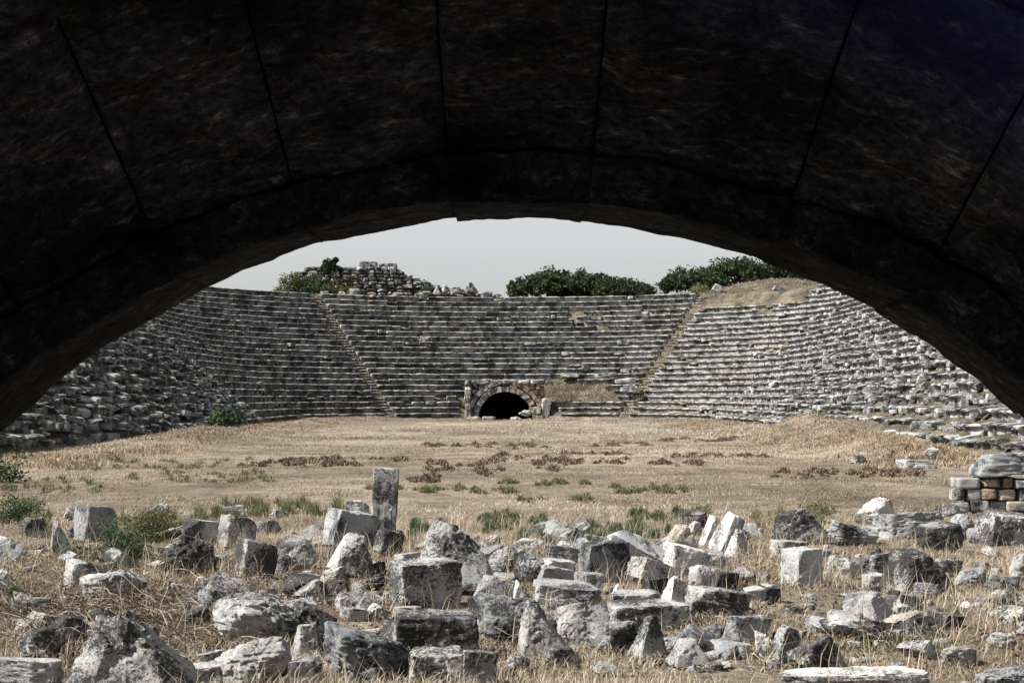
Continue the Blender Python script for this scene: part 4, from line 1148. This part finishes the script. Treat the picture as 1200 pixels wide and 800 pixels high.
def leafy(name, c, rad, n, leaf, mat, label, cat, seed, stems=12, squash=.8):
    """bush: many small leaves on short stems, uneven clumps"""
    r = np.random.default_rng(seed)
    root = empty(name, c); tag(root, label, cat)
    nc = 16; C_ = r.normal(0, .42, (nc, 3)); C_[:, 2] = np.abs(C_[:, 2]) * squash + .15; C_ *= rad
    k = r.integers(0, nc, n); P = C_[k] + r.normal(0, .20, (n, 3)) * rad; P[:, 2] = np.maximum(P[:, 2], .01)
    leaves(root, P, leaf, mat, seed, name='foliage', tone=(P[:, 2] / rad * .15))
    Vs, Fq = [], []
    for j in range(stems):
        a = r.normal(0, .1, 3) * rad; a[2] = -.03; b = C_[j % nc]; wv = np.array([.006, 0, 0]) * max(1, rad * 1.5); wu = np.array([0, .006, 0]) * max(1, rad * 1.5)
        o = len(Vs); Vs += [a - wv, a + wv, a + wu, b - wv * .4, b + wv * .4, b + wu * .4]; Fq += [(o, o + 1, o + 4, o + 3), (o + 1, o + 2, o + 5, o + 4), (o + 2, o, o + 3, o + 5)]
    me = mesh_np('stem', np.array(Vs), np.array(Fq)); attr(me, 'tint', np.full(len(Vs), .4)); link('stem', me, M['twig'], root)
    return root
def leaves(root, P, leaf, mat, seed, name='crown', tone=0):
    r = np.random.default_rng(seed + 5); n = len(P)
    a = r.normal(size=(n, 3)); a /= np.linalg.norm(a, axis=1)[:, None]
    b = np.cross(a, r.normal(size=(n, 3))); b /= np.linalg.norm(b, axis=1)[:, None]
    s = leaf * r.uniform(.6, 1.3, n)[:, None]
    V = np.stack([P - a * s, P + b * s * .45, P + a * s, P - b * s * .45], 1).reshape(-1, 3)
    Fq = np.arange(n * 4).reshape(-1, 4)
    me = mesh_np(name, V, Fq)
    cl = np.clip(.35 + .25 * fbm(P, .8 / max(leaf * 3, .1) * .3, 2, seed) + tone + r.normal(0, .2, n), 0, 1)
    attr(me, 'tint', np.repeat(cl, 4))
    return link(name, me, M[mat], root)
# foreground bushes
def bush_at(xp, yp, rad, n, leaf, mat, label, seed, dd=None):
    d = dd or F * HC / (yp - HZ); x = (xp - 600) / F * d
    leafy('bush', (x, d, gz(x, d)), rad, n, leaf, mat, label, 'bush', seed)
bush_at(150, 664, .36, 4600, .017, 'green', 'bright green leafy bush in the left rubble, beside dark stones', 301)
bush_at(176, 640, .32, 2600, .018, 'olive', 'olive bush right behind the bright green one', 302)
bush_at(228, 668, .18, 900, .014, 'olive', 'thin green weed bush wrapping the dark grey peaked stone', 303)
bush_at(20, 612, .36, 2200, .022, 'green', 'green bush at the left edge behind the stones', 304)
bush_at(18, 706, .12, 500, .013, 'green', 'little green sprig near the left edge under the twigs', 305)
bush_at(250, 636, .15, 500, .015, 'olive', 'small weed bush between two bright blocks at left', 306)
bush_at(955, 606, .28, 1200, .018, 'olive', 'dark weed bush growing over the layered rock at right', 307)
bush_at(820, 608, .22, 700, .017, 'olive', 'low weed bush behind the upright white splinter slab', 308)
bush_at(-2, 566, .5, 1200, .04, 'green', 'green bush on the floor at the left frame edge, farther back', 309)
bush_at(262, 508, .9, 1300, .11, 'green', 'round green shrub at the foot of the collapsed left seats', 310, 78)
bush_at(686, 447, .6, 700, .10, 'green', 'dark green shrub on the earth ledge above right of the tunnel', 311, 126)
o_ = [o for o in bpy.data.objects if o.get('label', '').startswith('dark green shrub on the earth')][0]; o_.location.z = gz(o_.location.x, 126)
for (xp, yp, dd, rad, sd, lb) in [(718, 352, 134.6, .5, 312, 'small shrub at the head of the right stairway'), (820, 357, 134.6, .8, 313, 'low shrub on the rim beside the right stairway head'), (1148, 470, 58, .35, 314, 'small green shrub among the collapsed right rows')]:
    x = (xp - 600) / F * dd; z = px(xp, yp, dd).z
    if sd == 312: continue
    leafy('bush', (x, dd, max(gz(x, dd), z - .3)), rad, 600, .10, 'olive', lb, 'bush', sd)
# leafy green ground weeds lower right
x = rng.uniform(3.7, 5.6, 1); 
def gw(xp0, xp1, yp0, yp1, n, seed, label):
    r = np.random.default_rng(seed); X_ = r.uniform(xp0, xp1, n); Y_ = r.uniform(yp0, yp1, n)
    kk = fbm2(X_, Y_, .05, 2, seed) > -.05; X_, Y_ = X_[kk], Y_[kk]
    d = F * HC / (Y_ - HZ); x = (X_ - 600) / F * d
    tag(blades('green_leaves', on_ground(x, d), .07, .011, 1.0, 'olive', seed, .9), label, 'weeds')
gw(975, 1125, 718, 766, 4200, 331, 'patch of narrow green leaves in the yellow straw at lower right')
gw(100, 240, 640, 690, 1500, 333, 'green ground weeds spreading round the bright bush')

# bramble tangle at left and brown litter leaves
def tangle(n, x0, x1, y0, y1, seed, mat, label, h=.18, L=.45):
    r = np.random.default_rng(seed); Vs = []; Fq = []; T = []
    for k in range(n):
        yp = r.uniform(y0, y1); d = F * HC / (yp - HZ); x = (r.uniform(x0, x1) - 600) / F * d
        p = np.array([x, d, gz(x, d) + r.uniform(.0, h * .4)]); dirn = np.array([r.normal(), r.normal(), r.uniform(.0, .7)]); dirn /= np.linalg.norm(dirn)
        ln = r.uniform(.4, 1.2) * L; wdt = r.uniform(.0016, .0035); tt = np.clip(r.normal(.45, .3), 0, 1); seg = 5; pts = [p]
        for s_ in range(seg):
            dirn = dirn + r.normal(0, .25, 3) + np.array([0, 0, -.16]); dirn /= np.linalg.norm(dirn)
            q_ = pts[-1] + dirn * ln / seg; q_[2] = max(q_[2], gz(x, d) + .005); pts.append(q_)
        o = len(Vs)
        for i, q_ in enumerate(pts):
            ww = wdt * (1 - .12 * i)
            Vs += [q_ + np.array([-ww, 0, 0]), q_ + np.array([ww * .6, ww, 0]), q_ + np.array([ww * .3, -ww * .2, ww * 1.4])]
            T += [tt] * 3
        for i in range(seg):
            for j in range(3):
                a = o + i * 3 + j; b = o + i * 3 + (j + 1) % 3; Fq.append((a, b, b + 3, a + 3))
    me = mesh_np('brambles', np.array(Vs), np.array(Fq)); attr(me, 'tint', T)
    o = link('brambles', me, M[mat]); tag(o, label, 'brambles', kind='stuff')
tangle(2600, -10, 290, 690, 780, 401, 'twig', 'dead bramble tangle covering the ground between the left boulders')
tangle(500, 200, 420, 660, 720, 402, 'twig', 'thin dry twigs in front of the middle left stones', .1, .3)
tangle(500, 560, 900, 720, 795, 403, 'twig', 'dry twigs along the bottom of the middle rubble', .1, .3)
tangle(300, 0, 140, 620, 700, 404, 'straw', 'pale dead stalks crossing the upper left stones', .2, .5)
def litter(n, x0, x1, y0, y1, seed, mat, label):
    r = np.random.default_rng(seed); Y_ = r.uniform(y0, y1, n); X_ = r.uniform(x0, x1, n); kk = fbm2(X_, Y_, .03, 2, seed) > -.15; X_, Y_ = X_[kk], Y_[kk]
    d = F * HC / (Y_ - HZ); x = (X_ - 600) / F * d
    P = on_ground(x, d, 0); P[:, 2] += np.abs(r.normal(0, .05, len(P)))
    o = leaves(None, P, .016, mat, seed, 'leaf_litter'); tag(o, label, 'dead leaves', kind='stuff')
litter(9000, -10, 320, 670, 790, 411, 'brown', 'brown dead leaves under the brambles at left')
litter(5000, 40, 480, 640, 760, 412, 'golden', 'yellow dead leaves in front of the stones at left')
litter(14000, -10, 1210, 640, 800, 414, 'brown', 'dark dead leaves and stems strewn between the foreground stones')
litter(3500, 820, 940, 640, 700, 413, 'golden', 'yellow leaves and straw right of the middle heap')

# weeds in the joints of the seats
r = np.random.default_rng(77); n = 26000
i_ = r.integers(1, NR, n); a_ = r.uniform(-1.5, 1.5, n); m = fbm2(a_ * 16, i_ * .5, .22, 3, 55.)
kk = r.random(n) < np.clip(.25 + m * 1.2 - .25 * (a_ < -STAIR) + .1 * (np.abs(a_) < .6), .02, 1); i_, a_ = i_[kk], a_[kk]
rr_ = R0 + i_ * TR + r.uniform(.0, .09, len(i_)); x = CX + rr_ * np.sin(a_); y = CYc + rr_ * np.cos(a_); z = ZB + i_ * RI + .0
ok = ~((i_ < 6) & (x - CX > -3.1) & (x - CX < 3.9)); x, y, z = x[ok], y[ok], z[ok]
tag(blades('seat_weeds', np.stack([x, y, z], 1), .15, .05, .8, 'olive', 78, .6), 'olive weeds sprouting along the treads of the seat rows', 'weeds')
n = 1100; a_ = np.where(r.random(n) < .7, STAIR, -STAIRL) + r.normal(0, .018, n); s_ = r.uniform(0, NR * TR, n)
tag(blades('stair_weeds', np.stack([CX + (R0 + s_) * np.sin(a_), CYc + (R0 + s_) * np.cos(a_), ZB + s_ / TR * RI + .02], 1), .16, .05, .8, 'golden', 79, .6), 'dry weeds overgrowing the two stairways', 'weeds')
x = CX + r.uniform(2.9, 8.6, 3500); s_ = r.uniform(1.2, 3.6, 3500); y = CYc + np.sqrt((R0 + s_) ** 2 - (x - CX) ** 2)
tag(blades('ledge_grass', on_ground(x, y), .18, .04, .8, 'golden', 81, .7), 'dry grass on the earth ledge right of the tunnel', 'grass')
x = rng.uniform(8, 32, 16000); y = rng.uniform(130, 148, 16000); k_ = sdist(x, y) > 11.2; x, y = x[k_], y[k_]
tag(blades('rim_grass', on_ground(x, y), .14, .05, .8, 'straw', 83, .8, tint=.35), 'sparse dry grass over the rim mound above the right seats', 'grass')

# ------------------------------------------------------------------ trees beyond the rim
def tree(c, w_, h_, n, label, seed, leaf=.19, nlobes=64, trunk=.2, mat='foliage', name='tree', low=.12):
    r = np.random.default_rng(seed); root = empty(name, c); tag(root, label, 'tree', None)
    a = r.uniform(0, 2 * np.pi, nlobes); rad = np.sqrt(r.random(nlobes)) * .42 * w_
    C_ = np.stack([np.cos(a) * rad, np.sin(a) * rad, np.zeros(nlobes)], 1)
    C_[:, 2] = h_ * (low + (1 - low - .17) * r.uniform(.62, 1, nlobes) * (1 - (rad / (.42 * w_)) ** 2 * .55))
    S_ = r.uniform(.07, .115, nlobes) * w_
    k = r.integers(0, nlobes, n); dv = r.normal(size=(n, 3)); dv /= np.linalg.norm(dv, axis=1)[:, None]
    rr = S_[k][:, None] * (r.random((n, 1)) ** .4) * np.array([1, 1, .85])
    P = C_[k] + dv * rr; P += dv * (fbm(P, 1.1, 2, seed)[:, None] * .35)
    P[:, 2] = np.maximum(P[:, 2], .1)
    leaves(root, P, leaf, mat, seed)
    # trunk and limbs
    Vs, Fq = [], []
    def limb(p, q, r0, r1):
        o = len(Vs); d = np.array(q) - np.array(p); d = d / np.linalg.norm(d); u = np.cross(d, [0.3, .9, .1]); u /= np.linalg.norm(u); v = np.cross(d, u)
        for (c_, rd) in ((p, r0), (q, r1)):
            for t in range(7): an = t * 2 * math.pi / 7; Vs.append(np.array(c_) + (u * math.cos(an) + v * math.sin(an)) * rd)
        for t in range(7): t2 = (t + 1) % 7; Fq.append((o + t, o + t2, o + 7 + t2, o + 7 + t))
    fork = (0, 0, h_ * .35); limb((0, 0, -.6), fork, trunk, trunk * .7)
    for j in range(min(7, nlobes)): limb(fork, C_[j], trunk * .5, trunk * .15)
    link('trunk', mesh_np('trunk', np.array(Vs), np.array(Fq), True), M['bark'], root)
def tree_px(xc, wpx_, ytop, ybase, d, n, label, seed, **kw):
    m2 = d / F; p = px(xc, ybase, d)
    tree((p.x, d, p.z), wpx_ * m2, (ybase - ytop) * m2, n, label, seed, **kw)
tree_px(642, 100, 313, 358, 146, 9000, 'dark green tree behind the rim, left of the clump in the middle', 811)
tree_px(686, 112, 316, 360, 149, 9000, 'dark green tree in the centre of the clump behind the rim', 812)
tree_px(728, 92, 323, 362, 145, 6000, 'lower rounded tree at the right end of the middle clump', 813)
tree_px(814, 92, 310, 352, 152, 7000, 'dark tree at the left end of the clump behind the right mound', 814)
tree_px(862, 110, 298, 345, 154, 9000, 'broad dark tree above the right mound touching the arch edge', 815)
tree_px(920, 110, 300, 345, 156, 8000, 'dark tree farthest right behind the mound under the arch', 816)
tree_px(962, 70, 312, 350, 156, 5000, 'tree mostly hidden by the arch at upper right', 819)
tree_px(391, 32, 293, 346, 137.0, 2600, 'small ragged tree growing out of the ruined wall', 817, leaf=.14, nlobes=11, trunk=.1, low=.3)
for k, (xp, yp, wp, hp, lb) in enumerate([(355, 346, 36, 26, 'shrub covering the left flank of the ruin'), (333, 346, 26, 15, 'lowest shrub at the left end of the ruin'), (378, 346, 24, 20, 'shrub at the foot of the ruin under the small tree'), (410, 347, 22, 12, 'olive shrub in front of the ruin wall'), (500, 347, 24, 17, 'shrub at the right shoulder of the ruin'), (346, 335, 24, 16, 'ragged shrub half way up the left flank of the ruin'), (368, 332, 22, 16, 'shrub high on the left flank of the ruin beside the small tree'), (405, 338, 18, 14, 'dark shrub hugging the ruin wall right of the small tree')]):
    d = 136.2 if k < 5 else 137.4; m2 = d / F; p = px(xp, yp, d)
    leafy('bush', (p.x, d, p.z - .2), wp * m2 * .62, 1100, .12, 'olive' if k % 2 else 'foliage', lb, 'bush', 830 + k, squash=hp / wp * 1.3)
